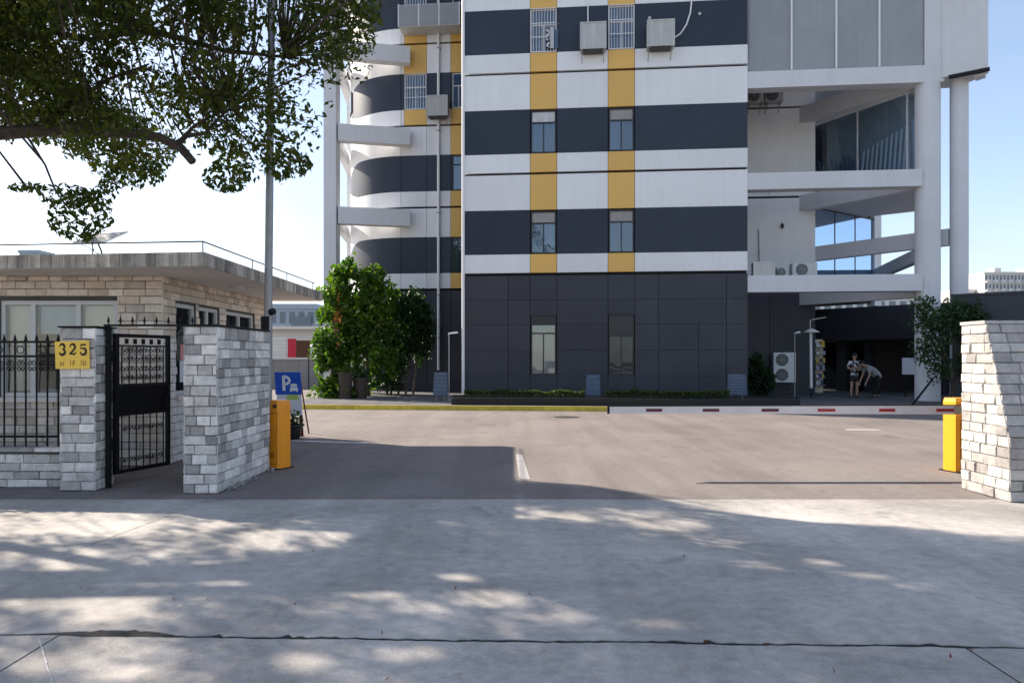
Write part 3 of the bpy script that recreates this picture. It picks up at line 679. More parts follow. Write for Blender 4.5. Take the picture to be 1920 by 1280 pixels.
# ------------------------------------------------------------------ dark perimeter wall on the right
pw = thing('perimeter_wall', 'tall dark rendered wall running off to the right behind the slender tree', 'wall', (14.5,24.6,0))
dv = Vector((4.5,-4.1,0)).normalized(); nv = Vector((dv.y*-1, dv.x,0))
for k in range(4):
    a = dv*(k*3.0); c = dv*(k*3.0+2.99)
    MB().prism([a[:2], c[:2], (c+nv*0.24)[:2], (a+nv*0.24)[:2]], 0, 3.6).build('wall_panel', 'dark_panel', pw)
a = dv*-0.05; c = dv*12.05
MB().prism([(a-nv*0.04)[:2],(c-nv*0.04)[:2],(c+nv*0.28)[:2],(a+nv*0.28)[:2]], 3.602, 3.68).build('coping', 'dark_panel', pw)

# ================================================================== GATE PIERS, FENCE, GUARDHOUSE
ROW = 0.116
# left pier with the number plate
lp = thing('gate_pier', 'square grey stone gate pier carrying the yellow number plate', 'pier', (-5.43,8.96,0))
pbox(lp, 'core', 'mortar', 0.02, 0.41, 0.02, 0.43, 0, 1.965)
stones(lp, (0,0.022,0), (1,0,0), (0,-1,0), 0.43, 0.0, 1.955, ROW, (0.16,0.29), 'stone_grey', seed=21)
stones(lp, (0.408,0,0), (0,1,0), (1,0,0), 0.45, 0.0, 1.955, ROW, (0.16,0.29), 'stone_grey', seed=22)
stones(lp, (0.022,0.45,0), (0,-1,0), (-1,0,0), 0.45, 0.0, 1.955, ROW, (0.2,0.3), 'stone_grey', seed=23)
pbox(lp, 'coping', 'black_iron', -0.015, 0.445, -0.015, 0.465, 1.958, 1.978)
# wing wall right of the side gate
wp = thing('gate_wall', 'long grey stone gate wall between the iron gate and the driveway', 'wall', (-3.87,8.78,0))
pbox(wp, 'core', 'mortar', 0.02, 0.39, 0.02, 1.87, 0, 1.97)
stones(wp, (0,0.022,0), (1,0,0), (0,-1,0), 0.41, 0.0, 1.965, ROW, (0.15,0.27), 'stone_grey', seed=31)
stones(wp, (0.388,0,0), (0,1,0), (1,0,0), 1.89, 0.0, 1.965, ROW, (0.17,0.33), 'stone_grey', seed=32)
stones(wp, (0.022,1.89,0), (0,-1,0), (-1,0,0), 1.89, 0.0, 1.965, ROW, (0.3,0.45), 'stone_grey', seed=33)
MB().bevbox(-0.012, 0.422, -0.012, 1.9, 1.968, 1.99, 0.008).build('coping', 'black_iron', wp)
rub = MB(); g = random.Random(8)
for k in range(26):
    y_ = g.uniform(0.2,1.95); x_ = 0.41+abs(g.gauss(0,0.07)); r_ = g.uniform(0.012,0.04)
    rub.lathe([(r_*0.7,0),(r_,r_*0.4),(r_*0.5,r_*0.9)], x_, y_, 5)
stuff(tag(rub.build('rubble', 'stone_grey'), 'broken stone crumbs at the foot of the long gate wall', 'rubble')).location = (-3.87,8.78,0)
# right pier: battered front, sunlit flank
rp_ = thing('gate_wall', 'pale stone gate wall with a sloping front beside the right-hand barrier', 'wall', (5.5,8.25,0))
def bat(z): return 0.0 if z < 0.66 else 0.43*(z-0.66)/1.36       # how far the front face leans back
def leanf(z): return -bat(z)
cm_ = MB()
for (z0,z1) in ((0,0.66),(0.66,2.0)):
    cm_.hull8([(0.02,bat(z0)+0.022,z0),(3.6,bat(z0)+0.022,z0),(3.6,0.87,z0),(0.02,0.87,z0)],[(0.02,bat(z1)+0.022,z1),(3.6,bat(z1)+0.022,z1),(3.6,0.87,z1),(0.02,0.87,z1)])
cm_.build('core', 'mortar', rp_)
stones(rp_, (0.022,0.9,0), (0,-1,0), (-1,0,0), 0.9, 0.0, 1.99, ROW, (0.17,0.32), 'stone_warm', seed=41, clip=lambda z: (0, 0.9-bat(z)-0.002))
stones(rp_, (0,0.022,0), (1,0,0), (0,-1,0), 3.6, 0.0, 1.99, ROW, (0.22,0.42), 'stone_warm', seed=42, lean=leanf)
MB().hull8([(-0.01,0.42,1.992),(3.6,0.42,1.992),(3.6,0.9,1.992),(-0.01,0.9,1.992)],[(-0.01,0.43,2.03),(3.6,0.43,2.03),(3.6,0.9,2.03),(-0.01,0.9,2.03)]).build('coping', 'stone_warm', rp_)

# number plate
pl = thing('number_plate', 'yellow house number plate reading 325 fixed to the stone gate pier', 'sign', (-5.455,8.925,1.465))
PWD, PHT = 0.405, 0.335
MB().hull8([(0,0,0),(PWD,0.004,0),(PWD,0.014,0),(0,0.010,0)],[(-0.012,0,PHT-0.012),(PWD-0.01,0.004,PHT+0.006),(PWD-0.01,0.014,PHT+0.006),(-0.012,0.010,PHT-0.012)]).build('plate', 'plate_yellow', pl)
def arcpts(cx, cy, rx, ry, a0, a1, n=14): return [(cx+rx*math.cos(math.radians(a0+(a1-a0)*i/n)), cy+ry*math.sin(math.radians(a0+(a1-a0)*i/n))) for i in range(n+1)]
def swell(n, lo, hi): return [lo+(hi-lo)*math.sin(math.pi*i/(n-1)) for i in range(n)]
def digit(ch, x0, y0, w, h, mname='print_black'):
    place = lambda x_, y_, t_: (x0+x_*w, -0.0008-t_+0.004*(x0+x_*w)/PWD, y0+y_*h)
    mb = MB(); S = 1/h
    def st(pts, wd): mb.ribbon([(px,py) for px,py in pts], wd, lambda x_,y_,t_: place(x_,y_,t_), 0.0015)
    if ch == '3':
        a = arcpts(0.42,0.74,0.30,0.24,155,-80); st(a, swell(len(a),0.10,0.26)); b_ = arcpts(0.42,0.27,0.36,0.25,85,-160,18); st(b_, swell(len(b_),0.10,0.28))
        for cy in (0.80,0.20): st([(0.10,cy),(0.22,cy)],0.15)
    if ch == '2':
        a = arcpts(0.42,0.72,0.32,0.26,165,-35); a += [(0.42,0.32),(0.08,0.08)]; st(a, [0.09+0.17*min(1,i/8)*(1 if i<14 else 0.6) for i in range(len(a))])
        st([(0.06,0.09),(0.35,0.12),(0.6,0.06),(0.82,0.16),(0.86,0.32)],[0.05,0.15,0.18,0.12,0.06]); st([(0.10,0.74),(0.22,0.74)],0.15)
    if ch == '5':
        st([(0.14,0.92),(0.78,0.94)],0.15); st([(0.17,0.95),(0.14,0.55)],0.10)
        a = arcpts(0.42,0.32,0.36,0.29,125,-165,20); st(a, swell(len(a),0.09,0.27)); st([(0.10,0.22),(0.22,0.22)],0.14)
    return mb.build('digit', mname, pl)
for ch, x_ in (('3',0.035),('2',0.158),('5',0.285)): digit(ch, x_, 0.165, 0.098, 0.132)
def glyph(x0, strokes, mname):
    mb = MB()
    for s_ in strokes: mb.ribbon([(a*0.062,b_*0.066) for a,b_ in s_], 0.0065, lambda x_,y_,t_: (x0+x_, -0.0008-t_+0.004*(x0+x_)/PWD, 0.038+y_), 0.0015)
    mb.build('character', mname, pl)
glyph(0.045, [[(0.05,0.02),(0.5,0.1)],[(0.3,0.05),(0.3,0.6)],[(0.1,0.6),(0.5,0.65)],[(0.75,0.05),(0.85,0.8)],[(0.1,0.35),(0.5,0.38)],[(0.6,0.3),(0.95,0.1)]], 'print_brown')
glyph(0.172, [[(0.1,0.0),(0.1,0.95)],[(0.55,0.05),(0.55,0.85)],[(0.55,0.08),(0.95,0.08)],[(0.55,0.4),(0.9,0.4)],[(0.5,0.75),(0.95,0.8)],[(0.75,0.4),(0.75,0.95)]], 'print_brown')
glyph(0.300, [[(0.08,0.0),(0.08,0.9)],[(0.08,0.9),(0.8,0.92),(0.95,0.75),(0.95,0.05)],[(0.35,0.6),(0.72,0.6)],[(0.35,0.35),(0.75,0.35)],[(0.4,0.1),(0.9,0.06)],[(0.55,0.1),(0.55,0.62)]], 'print_brown')

# low wall and spiked railing left of the pier
fx0, fx1 = -9.6, -5.45
lw = thing('low_wall', 'low grey stone wall under the spiked black railing', 'wall', (fx0,9.2,0))
pbox(lw, 'core', 'mortar', 0, fx1-fx0, 0.02, 0.26, 0, 0.44)
stones(lw, (0,0.022,0), (1,0,0), (0,-1,0), fx1-fx0, 0.0, 0.41, 0.102, (0.2,0.36), 'stone_grey', seed=51)
x = 0; g = random.Random(5)
while x < fx1-fx0-0.05:
    l = min(0.62, fx1-fx0-x); MB().bevbox(x+0.003, x+l-0.003, -0.03, 0.3, 0.442, 0.49, 0.008).build('coping', 'stone_grey', lw); x += l
fe = thing('fence', 'spiked black iron railing with scrolled band on the low stone wall', 'fence', (fx0,9.33,0))
L_ = fx1-fx0
for z_, h_ in ((0.60,0.03),(1.60,0.03),(1.78,0.028)): pbox(fe, 'rail', 'black_iron', 0, L_, -0.012, 0.012, z_, z_+h_)
n = int(L_/0.135)
for k in range(n):
    x = L_ - 0.085 - k*0.135
    MB().tube([(x,0,0.49),(x,0,0.62),(x,0,1.80),(x,0,1.815),(x,0,1.84),(x,0,1.90)], [0.011,0.011,0.011,0.021,0.016,0.001], 6).build('picket', 'black_iron', fe)
def scroll(cx, cz, r, a0, turns, sg=1, n=18):
    return [(cx+sg*(r*(1-0.75*i/n))*math.cos(a0+turns*2*math.pi*i/n), 0, cz+(r*(1-0.75*i/n))*math.sin(a0+turns*2*math.pi*i/n)) for i in range(n+1)]
for k in range(0, n-1):
    x = L_ - 0.085 - k*0.135 - 0.0675
    for sg in (-1,1):
        MB().tube([(px,0.013,pz) for px,_,pz in scroll(x+sg*0.03, 1.53, 0.034, math.pi/2, 1.2, sg)], 0.006, 5, False).build('scroll', 'black_iron', fe)
        MB().tube([(px,0.013,pz) for px,_,pz in scroll(x+sg*0.03, 1.46, 0.030, -math.pi/2, -1.2, sg)], 0.006, 5, False).build('scroll', 'black_iron', fe)
    if k % 2 == 0: MB().tube([(px,0,pz) for px,_,pz in [(x+0.045*math.cos(a*math.pi/8),0,1.695+0.045*math.sin(a*math.pi/8)) for a in range(17)]], 0.006, 5, False).build('ring', 'black_iron', fe)

# iron side gate, standing open inwards
ga = thing('iron_gate', 'open black iron side gate with scrollwork and a solid middle panel', 'gate', (-4.965,9.32,0), math.atan2(0.86,0.27))
GWD, GB0, GT0 = 0.93, 0.14, 1.90
pbox(ga,'stile','black_iron',0,0.06,-0.022,0.022,GB0,GT0); pbox(ga,'stile','black_iron',GWD-0.05,GWD,-0.022,0.022,GB0,GT0)
for z0,z1 in ((GB0,GB0+0.045),(GT0-0.045,GT0),(1.24,1.265),(0.86,0.885),(GT0-0.16,GT0-0.14)): pbox(ga,'rail','black_iron',0.06,GWD-0.05,-0.018,0.018,z0,z1)
pbox(ga,'panel','black_iron',0.06,GWD-0.05,-0.006,0.006,0.887,1.238)
for k in range(7):
    x = 0.06+(GWD-0.11)*(k+0.5)/7
    for z0,z1 in ((GB0+0.047,0.858),(1.267,GT0-0.162)): MB().tube([(x,0,z0),(x,0,z1)],0.0095,6).build('bar','black_iron',ga)
for k in range(6):
    x = 0.06+(GWD-0.11)*(k+1)/7
    for zc in (1.34,1.46,1.58,1.69,0.30,0.70):
        for sg in (-1,1): MB().tube([(px,0.012,pz) for px,_,pz in scroll(x+sg*0.026,zc,0.034,math.pi/2*(1 if zc>1 else -1),1.3*(1 if k%2 else -1),sg,14)],0.0055,5,False).build('scroll','black_iron',ga)
for k in range(5):
    x = 0.06+(GWD-0.11)*(k+1)/6; pbox(ga,'boss','black_iron',x-0.02,x+0.02,-0.012,0.012,GT0-0.128,GT0-0.06)
for z in (0.45,1.55): MB().tube([(-0.03,0,z),(-0.03,0,z+0.14)],0.024,8).build('hinge','black_iron',ga)
pbox(ga,'lock_box','black_iron',GWD-0.11,GWD-0.02,-0.04,0.04,0.93,1.10)
gp = thing('gate_overthrow', 'spiked black iron bar spanning between the two stone piers above the gate', 'rail', (-5.0,9.16,0))
pbox(gp,'bar','black_iron',0,1.13,-0.02,0.02,1.981,2.006); pbox(gp,'post','black_iron',0.012,0.062,0.0,0.05,0,1.98)
for k in range(8):
    x = 0.05+k*0.147; MB().tube([(x,0,2.006),(x,0,2.03),(x,0,2.045),(x,0,2.11)],[0.008,0.008,0.018,0.001],6).build('spike','black_iron',gp)
for k in range(3):
    x = -0.03-k*0.13
# ------------------------------------------------------------------ guardhouse
GX, GY = -5.14, 11.0; GZ = 2.80
gh = thing('guardhouse', 'low stone guardhouse with wide flat roof behind the railing', 'guardhouse', (GX,GY,0))
GL, GDp = 6.6, 4.6
pbox(gh, 'floor', 'far_grey', -GL, -0.05, 0.05, GDp, 0, 0.08)
pbox(gh, 'back_wall', 'room_wall', -GL, -0.02, GDp-0.1, GDp, 0.08, GZ); pbox(gh, 'end_wall', 'room_wall', -GL, -GL+0.1, 0.1, GDp-0.1, 0.08, GZ)
FZ0, FZ1 = 1.02, 2.44
fw = [(-6.2,-4.6),(-4.45,-2.52),(-2.42,-0.68)]          # front openings
sw = [(0.45,1.18),(1.30,2.15),(2.45,3.95)]             # side openings
# wall bodies round the openings
def wall_body(axis, segs, L0, L1):
    def bx(a,b,z0,z1):
        if axis == 'x': pbox(gh,'wall','mortar',a,b,0.02,0.2,z0,z1)
        else: pbox(gh,'wall','mortar',-0.2,-0.02,a,b,z0,z1)
    bx(L0,L1,0,FZ0-0.002); bx(L0,L1,FZ1+0.002,GZ)
    cur = L0
    for a,b in segs: bx(cur,a,FZ0-0.0015,FZ1+0.0015); cur = b
    bx(cur,L1,FZ0-0.0015,FZ1+0.0015)
wall_body('x', fw, -GL, -0.2); wall_body('y', sw, 0.02, GDp)
SP = GL-3.0
stones(gh, (-GL,0.022,0), (1,0,0), (0,-1,0), SP, 0.0, GZ, 0.121, (0.34,0.56), 'stone_house', seed=60, holes=[(a+GL,b+GL,FZ0,FZ1) for a,b in fw], join=True)
stones(gh, (-GL+SP,0.022,0), (1,0,0), (0,-1,0), GL-SP, 1.9, GZ, 0.115, (0.2,0.34), 'stone_house', seed=61, holes=[(a+GL-SP,b+GL-SP,FZ0,FZ1) for a,b in fw])
stones(gh, (-GL+SP,0.022,0), (1,0,0), (0,-1,0), GL-SP, 0.0, 1.9, 0.118, (0.26,0.42), 'stone_house', seed=62, holes=[(a+GL-SP,b+GL-SP,FZ0,FZ1) for a,b in fw])
stones(gh, (-0.022,0,0), (0,1,0), (1,0,0), GDp, 1.9, GZ, 0.115, (0.22,0.36), 'stone_house', seed=63, holes=[(a,b,FZ0,FZ1) for a,b in sw])
stones(gh, (-0.022,0,0), (0,1,0), (1,0,0), GDp, 0.0, 1.9, 0.121, (0.3,0.5), 'stone_grey', seed=64, holes=[(a,b,FZ0,FZ1) for a,b in sw], join=True)
def gwin(axis, a, b, cross=None):
    w = 0.06; mb = MB()
    def bx(mb_,p,q,z0,z1,d0,d1):
        if axis == 'x': mb_.box(p,q,d0,d1,z0,z1)
        else: mb_.box(-d1,-d0,p,q,z0,z1)
    bx(mb,a,b,FZ0,FZ0+w,0.05,0.11); bx(mb,a,b,FZ1-w,FZ1,0.05,0.11); bx(mb,a,a+w,FZ0+w,FZ1-w,0.05,0.11); bx(mb,b-w,b,FZ0+w,FZ1-w,0.05,0.11)
    o = mb.build('window', 'alu_white', gh); cs = [a+w] + (cross or []) + [b-w]
    for k,c in enumerate(cs[1:-1]): m2 = MB(); bx(m2,c-0.035,c+0.035,FZ0+w,FZ1-w,0.052,0.108); m2.build('mullion','alu_white',o)
    for k in range(len(cs)-1): m2 = MB(); bx(m2,cs[k]+(0.035 if k else 0),cs[k+1]-(0.035 if k < len(cs)-2 else 0),FZ0+w,FZ1-w,0.075,0.081); m2.build('pane','glass_clear',o)
    m2 = MB(); bx(m2,a-0.04,b+0.04,FZ0-0.075,FZ0-0.003,-0.05,0.12); m2.build('sill','soffit',o)
    return o
gwin('x', *fw[0], [-5.4]); gwin('x', *fw[1], [-3.48]); gwin('x', *fw[2], [-1.95,-1.28])
gwin('y', *sw[0]); gwin('y', *sw[1], [1.72]); gwin('y', *sw[2], [3.2])
# things seen inside
pbox(gh, 'blind', 'curtain', -1.9, -1.34, 0.16, 0.175, 1.95, 2.36); pbox(gh, 'blind', 'room_wall', -1.24, -0.75, 0.16, 0.175, 1.10, 2.37); pbox(gh, 'blind', 'room_wall', -2.36, -2.0, 0.16, 0.175, 1.10, 2.37); pbox(gh, 'blind', 'room_wall', -4.38, -3.52, 0.16, 0.175, 1.10, 2.37); pbox(gh, 'blind', 'room_wall', -3.45, -2.6, 0.16, 0.175, 1.5, 2.36)
pbox(gh, 'inner_partition', 'room_wall', -4.6, -4.5, 0.6, GDp-0.15, 0.09, GZ-0.01)
pbox(gh, 'counter', 'curtain', -2.9, -0.45, 0.35, 0.8, 0.09, 1.12); pbox(gh, 'cabinet', 'blind_grey', -0.7, -0.26, 0.5, 1.0, 0.09, 1.6)
pbox(gh, 'blind', 'curtain', -0.23, -0.215, 1.35, 1.68, 1.2, 2.36); pbox(gh, 'blind', 'curtain', -0.23, -0.215, 2.55, 3.15, 1.10, 2.36); pbox(gh, 'blind', 'room_wall', -0.23, -0.215, 0.5, 0.86, 1.10, 2.36); pbox(gh, 'blind', 'blind_grey', -0.23, -0.215, 3.24, 3.88, 1.10, 2.36)
# flat roof with a tiled fascia
RX0, RX1, RY0, RY1 = -6.9, 1.09, -1.18, 4.95; RZ0, RZ1 = 2.80, 2.985
skew = lambda x_: RY0 + (RX1-x_)*0.115
rf = MB().prism([(RX0,skew(RX0)),(RX1-0.02,skew(RX1)+0.02),(RX1-0.02,RY1),(RX0,RY1)], RZ0, RZ1-0.01).build('roof', 'soffit', gh)
g = random.Random(9); x = RX1
while x > RX0+0.1:
    l = g.uniform(0.13,0.21); x0 = max(RX0, x-l)
    MB().hull8([(x0+0.003,skew(x0)-0.02,RZ0+0.004),(x-0.003,skew(x)-0.02,RZ0+0.004),(x-0.003,skew(x)-0.003,RZ0+0.004),(x0+0.003,skew(x0)-0.003,RZ0+0.004)],
               [(x0+0.003,skew(x0)-0.02,RZ1),(x-0.003,skew(x)-0.02,RZ1),(x-0.003,skew(x)-0.003,RZ1),(x0+0.003,skew(x0)-0.003,RZ1)]).build('fascia_tile', 'fascia', rf); x = x0
y = RY0
while y < RY1-0.05:
    l = g.uniform(0.16,0.42); y1 = min(RY1, y+l)
    pbox(rf, 'fascia_tile', 'fascia', RX1-0.018, RX1+0.004, y+0.003, y1-0.003, RZ0+0.004, RZ1); y = y1
MB().lathe([(0.11,RZ0-0.045),(0.12,RZ0-0.002)], 0.5, 1.6, 16).build('ceiling_lamp', 'alu_white', gh)
# thin guard rail on the roof
rl = thing('roof_rail', 'thin dark guard rail round the edge of the guardhouse roof', 'rail', (GX,GY,RZ1))
c0 = (RX0+0.1, skew(RX0)+0.22); c1 = (RX1-0.14, RY0+0.30); c2 = (RX1-0.14, RY1-0.1)
MB().tube([(*c0,0.185),(*c1,0.185),(*c2,0.185)], 0.010, 6).build('top_rail', 'black_iron', rl)
for px, py in [c1, (c1[0],1.05), (c1[0],2.9), (c1[0],4.7), (-0.62,skew(-0.62)+0.24), (-2.6,skew(-2.6)+0.23), (-4.6,skew(-4.6)+0.23)]:
    MB().tube([(px,py,-0.005),(px,py,0.185)], 0.008, 6).build('rail_post', 'black_iron', rl)
# tilted panel lamp on the roof
sp = thing('solar_panel', 'small tilted solar panel on a bent stand on the guardhouse roof', 'solar panel', (GX-0.62,GY-0.55,RZ1))
MB().tube([(0,0.04,-0.005),(0,0.03,0.1),(-0.03,0,0.2)],0.012,6).build('stand','black_iron',sp)
MB().tube([(0,0.04,0.04),(-0.2,0.0,0.17),(-0.26,0,0.19)],0.006,6).build('cable','black_iron',sp)
MB().hull8([(-0.30,-0.16,0.205),(0.13,-0.16,0.205),(0.13,-0.145,0.19),(-0.30,-0.145,0.19)],[(-0.12,0.22,0.385),(0.27,0.22,0.415),(0.27,0.235,0.40),(-0.12,0.235,0.37)]).build('panel','sign_white',sp)
nb = thing('notice_paper', 'white notice with a pink sheet taped inside the guardhouse side window', 'notice', (GX+0.03,GY+0.62,1.22))
pbox(nb,'white_sheet','paper',0.0,0.004,-0.14,0.48,0.0,0.33); pbox(nb,'pink_sheet','paper_pink',0.0,0.004,-0.12,0.12,0.335,0.58)

# lamp pole behind the gate wall
po = thing('lamp_pole', 'tall grey steel lamp pole rising into the tree behind the gate wall', 'lamp pole', (-3.70,11.35,0))
MB().tube([(-0.02,0,0),(0.0,0,3),(0.07,0,8.6)],[0.068,0.06,0.046],12).build('pole','steel',po,True)
MB().tube([(0.07,0,8.5),(0.5,-0.2,8.8),(1.1,-0.5,8.9)],[0.03,0.028,0.025],8).build('arm','steel',po,True)
MB().bevbox(1.0,1.6,-0.7,-0.4,8.86,8.95,0.03).build('lamp_head','steel',po)
MB().lathe([(0.02,0),(0.11,0.01),(0.11,0.03),(0.06,0.05)],-0.02,0,12).build('base_plate','steel',po)
MB().tube([(0.05,-0.06,2.28),(0.11,-0.09,2.3)],0.05,10).build('camera_dome','black_iron',po)
pbox(po,'clamp_box','black_iron',-0.085,0.03,-0.1,-0.06,2.02,2.22)

# ------------------------------------------------------------------ barrier machines
def cabinet(th, m, w, d, h, name='cabinet'):
    b = 0.045
    prof = [(-w/2+b,-d/2),(w/2-b*0.6,-d/2),(w/2,-d/2+b),(w/2,d/2-b),(w/2-b,d/2),(-w/2+b,d/2),(-w/2,d/2-b),(-w/2,-d/2+b)]
    mb = MB().prism(prof, 0.0, h-0.05); q = [(x*0.985,y*0.985) for x,y in prof]
    n = len(prof); k = len(mb.v)
    mb.v += [(x,y,h-0.05) for x,y in prof]+[(x*0.93,y*0.9,h) for x,y in prof]
    mb.f += [(k+i,k+(i+1)%n,k+n+(i+1)%n,k+n+i) for i in range(n)] + [tuple(k+n+i for i in range(n))]
    return mb.build(name, m, th)
bl = thing('barrier_machine', 'orange barrier cabinet standing at the end of the long grey gate wall', 'barrier', (-3.365,10.84,0), math.radians(-28))
cabinet(bl,'orange',0.21,0.28,0.985); pbox(bl,'base_plate','black_iron',-0.12,0.12,-0.155,0.155,0,0.012)
pbox(bl,'door','orange',-0.075,0.075,-0.146,-0.1401,0.08,0.80); pbox(bl,'label','far_brown',0.0,0.07,-0.1445,-0.1402,0.875,0.93)
MB().tube([(-0.09,-0.147,0.70),(-0.06,-0.152,0.70)],0.012,8).build('lock','steel',bl)
br = thing('barrier_machine', 'amber barrier cabinet beside the pale stone gate wall carrying the closed arm', 'barrier', (6.30,10.55,0), math.radians(16))
cabinet(br,'amber',0.30,0.30,1.03); pbox(br,'base_plate','black_iron',-0.17,0.17,-0.17,0.17,0,0.012)
pbox(br,'door','amber',-0.115,0.115,-0.156,-0.1501,0.08,0.72); pbox(br,'label','red_reflector',-0.11,0.04,-0.1565,-0.1502,0.935,0.985)
for k in range(5): pbox(br,'letter','plate_yellow',-0.092+k*0.025,-0.078+k*0.025,-0.1585,-0.1567,0.948,0.972)
MB().tube([(-0.02,-0.152,0.88),(-0.02,-0.21,0.88)],0.06,14).build('arm_hub','steel',br)
for th_, cw in ((bl,0.075),(br,0.115)):
    yb = -0.1405 if th_ is bl else -0.1505; zt_ = 0.80 if th_ is bl else 0.72
    for a in ((-cw-0.006,cw+0.006,zt_+0.001,zt_+0.006),(-cw-0.006,cw+0.006,0.074,0.079)): pbox(th_,'seam','black_iron',a[0],a[1],yb-0.002,yb+0.001,a[2],a[3])
    for sx in (-1,1): pbox(th_,'seam','black_iron',min(sx*(cw+0.001),sx*(cw+0.006)),max(sx*(cw+0.001),sx*(cw+0.006)),yb-0.002,yb+0.001,0.0795,zt_+0.0005)
    for k in range(4): pbox(th_,'vent_slot','black_iron',-0.05,0.05,yb-0.0075,yb-0.0055,0.16+k*0.022,0.168+k*0.022)
    for sx in (-1,1): MB().tube([(sx*0.10,-0.145,0.012),(sx*0.10,-0.145,0.03)],0.012,6).build('bolt','steel',th_)
AY = 10.34
q_ = Matrix.Rotation(-math.radians(16),4,'Z') @ (Vector((6.28,AY,0.875))-Vector((6.30,10.55,0)))
ar = MB().hull8([(-4.93,-0.018,-0.045),(0.12,-0.02,-0.062),(0.12,0.02,-0.062),(-4.93,0.018,-0.045)],[(-4.93,-0.018,0.045),(0.12,-0.02,0.062),(0.12,0.02,0.062),(-4.93,0.018,0.045)]).build('arm','arm_white',br)
ar.location = q_; ar.rotation_euler = (0,0,-math.radians(16)); ar['label'] = 'white closed arm with red reflector strips'
pbox(ar,'end_cap','black_iron',-4.96,-4.931,-0.024,0.024,-0.052,0.052)
MB().hull8([(-4.93,-0.02,0.047),(0.0,-0.022,0.062),(0.0,0.022,0.062),(-4.93,0.02,0.047)],[(-4.93,-0.02,0.056),(0.0,-0.022,0.072),(0.0,0.022,0.072),(-4.93,0.02,0.056)]).build('rubber_edge','black_iron',ar)
for k,(ua,ub) in enumerate(((1211,1241),(1317,1348),(1427,1459),(1532,1565),(1647,1677),(1754,1790))):
    xa, xb = (ua-U0)*AY/FPX-6.28, (ub-U0)*AY/FPX-6.28
    pbox(ar,'reflector','maroon' if k < 3 else 'red_reflector',xa,xb,-0.0235,-0.0202,-0.022,0.018)
pbox(ar,'sleeve','tan',-0.17,0.10,-0.027,-0.0222,-0.06,0.055)

# ------------------------------------------------------------------ parking sign, pot
ps = thing('parking_sign', 'blue and white folding parking sign on dark red legs behind the orange barrier', 'sign', (-4.56,15.35,0), math.radians(-8))
def tilt(x,z,o): return (x, 0.34*(1-z/1.30)*-0.5+o, z)
def tp(m,name,x0,x1,z0,z1,o0,o1,sh=0.0,par=None):
    return MB().hull8([tilt(x0,z0,o0),tilt(x1,z0,o0),tilt(x1,z0,o1),tilt(x0,z0,o1)],[tilt(x0-sh,z1,o0),tilt(x1-sh,z1,o0),tilt(x1-sh,z1,o1),tilt(x0-sh,z1,o1)]).build(name,m,par or ps)
sh_ = lambda z: 0.11*z
def tq(m,name,x0,x1,z0,z1,o0,o1): return MB().hull8([tilt(x0-sh_(z0),z0,o0),tilt(x1-sh_(z0),z0,o0),tilt(x1-sh_(z0),z0,o1),tilt(x0-sh_(z0),z0,o1)],[tilt(x0-sh_(z1),z1,o0),tilt(x1-sh_(z1),z1,o0),tilt(x1-sh_(z1),z1,o1),tilt(x0-sh_(z1),z1,o1)]).build(name,m,ps)
tq('sign_pale','lower_panel',-0.17,0.36,0.43,0.84,-0.01,0.01); tq('sign_blue','upper_panel',-0.19,0.36,0.842,1.30,-0.018,0.012); tq('lime','print_patch',0.05,0.30,0.74,0.84,-0.0125,-0.0102)
for x in (-0.17,0.30): tq('dark_red','leg',x,x+0.06,0.0,0.43,-0.016,0.016)
for x in (-0.20,0.325):
    a0 = (x-sh_(1.2), 0.03, 1.2); a1 = (x-0.10, 0.42, 0.0); MB().tube([a0,a1],0.016,6).build('back_leg','dark_red',ps)
pl3 = lambda x,z,t_: (x-sh_(z), tilt(0,z,-0.0185-t_)[1], z)
lt = MB(); lt.ribbon([(0.0,0.92),(0.0,1.22)],0.062,pl3); a = arcpts(0.0,1.13,0.125,0.082,90,-90); lt.ribbon(a,0.055,pl3); lt.build('letter','sign_white',ps)
cr = MB(); cr.ribbon([(0.13,0.955),(0.30,0.955)],0.07,pl3); cr.ribbon([(0.15,1.01),(0.165,1.05),(0.265,1.05),(0.285,1.01)],[0.03,0.03,0.03,0.03],pl3); cr.ribbon([(0.15,1.02),(0.285,1.02)],0.04,pl3)
for x in (0.15,0.28): cr.ribbon([(x,0.90),(x,0.925)],0.035,pl3)
cr.build('car_symbol','sign_white',ps)
pt = thing('plant_pot', 'black plant pot with a small plant at the foot of the parking sign', 'plant pot', (-4.33,14.75,0))
MB().lathe([(0.13,0),(0.15,0.05),(0.19,0.24),(0.225,0.25),(0.225,0.285),(0.19,0.285),(0.185,0.25)],0,0,16).build('pot','pot_black',pt,True)
g = random.Random(3); leaves('foliage',[(g.gauss(0,0.09),g.gauss(0,0.09),0.30+abs(g.gauss(0.08,0.08))) for _ in range(90)],0.10,'leaf_ivy',pt,5)

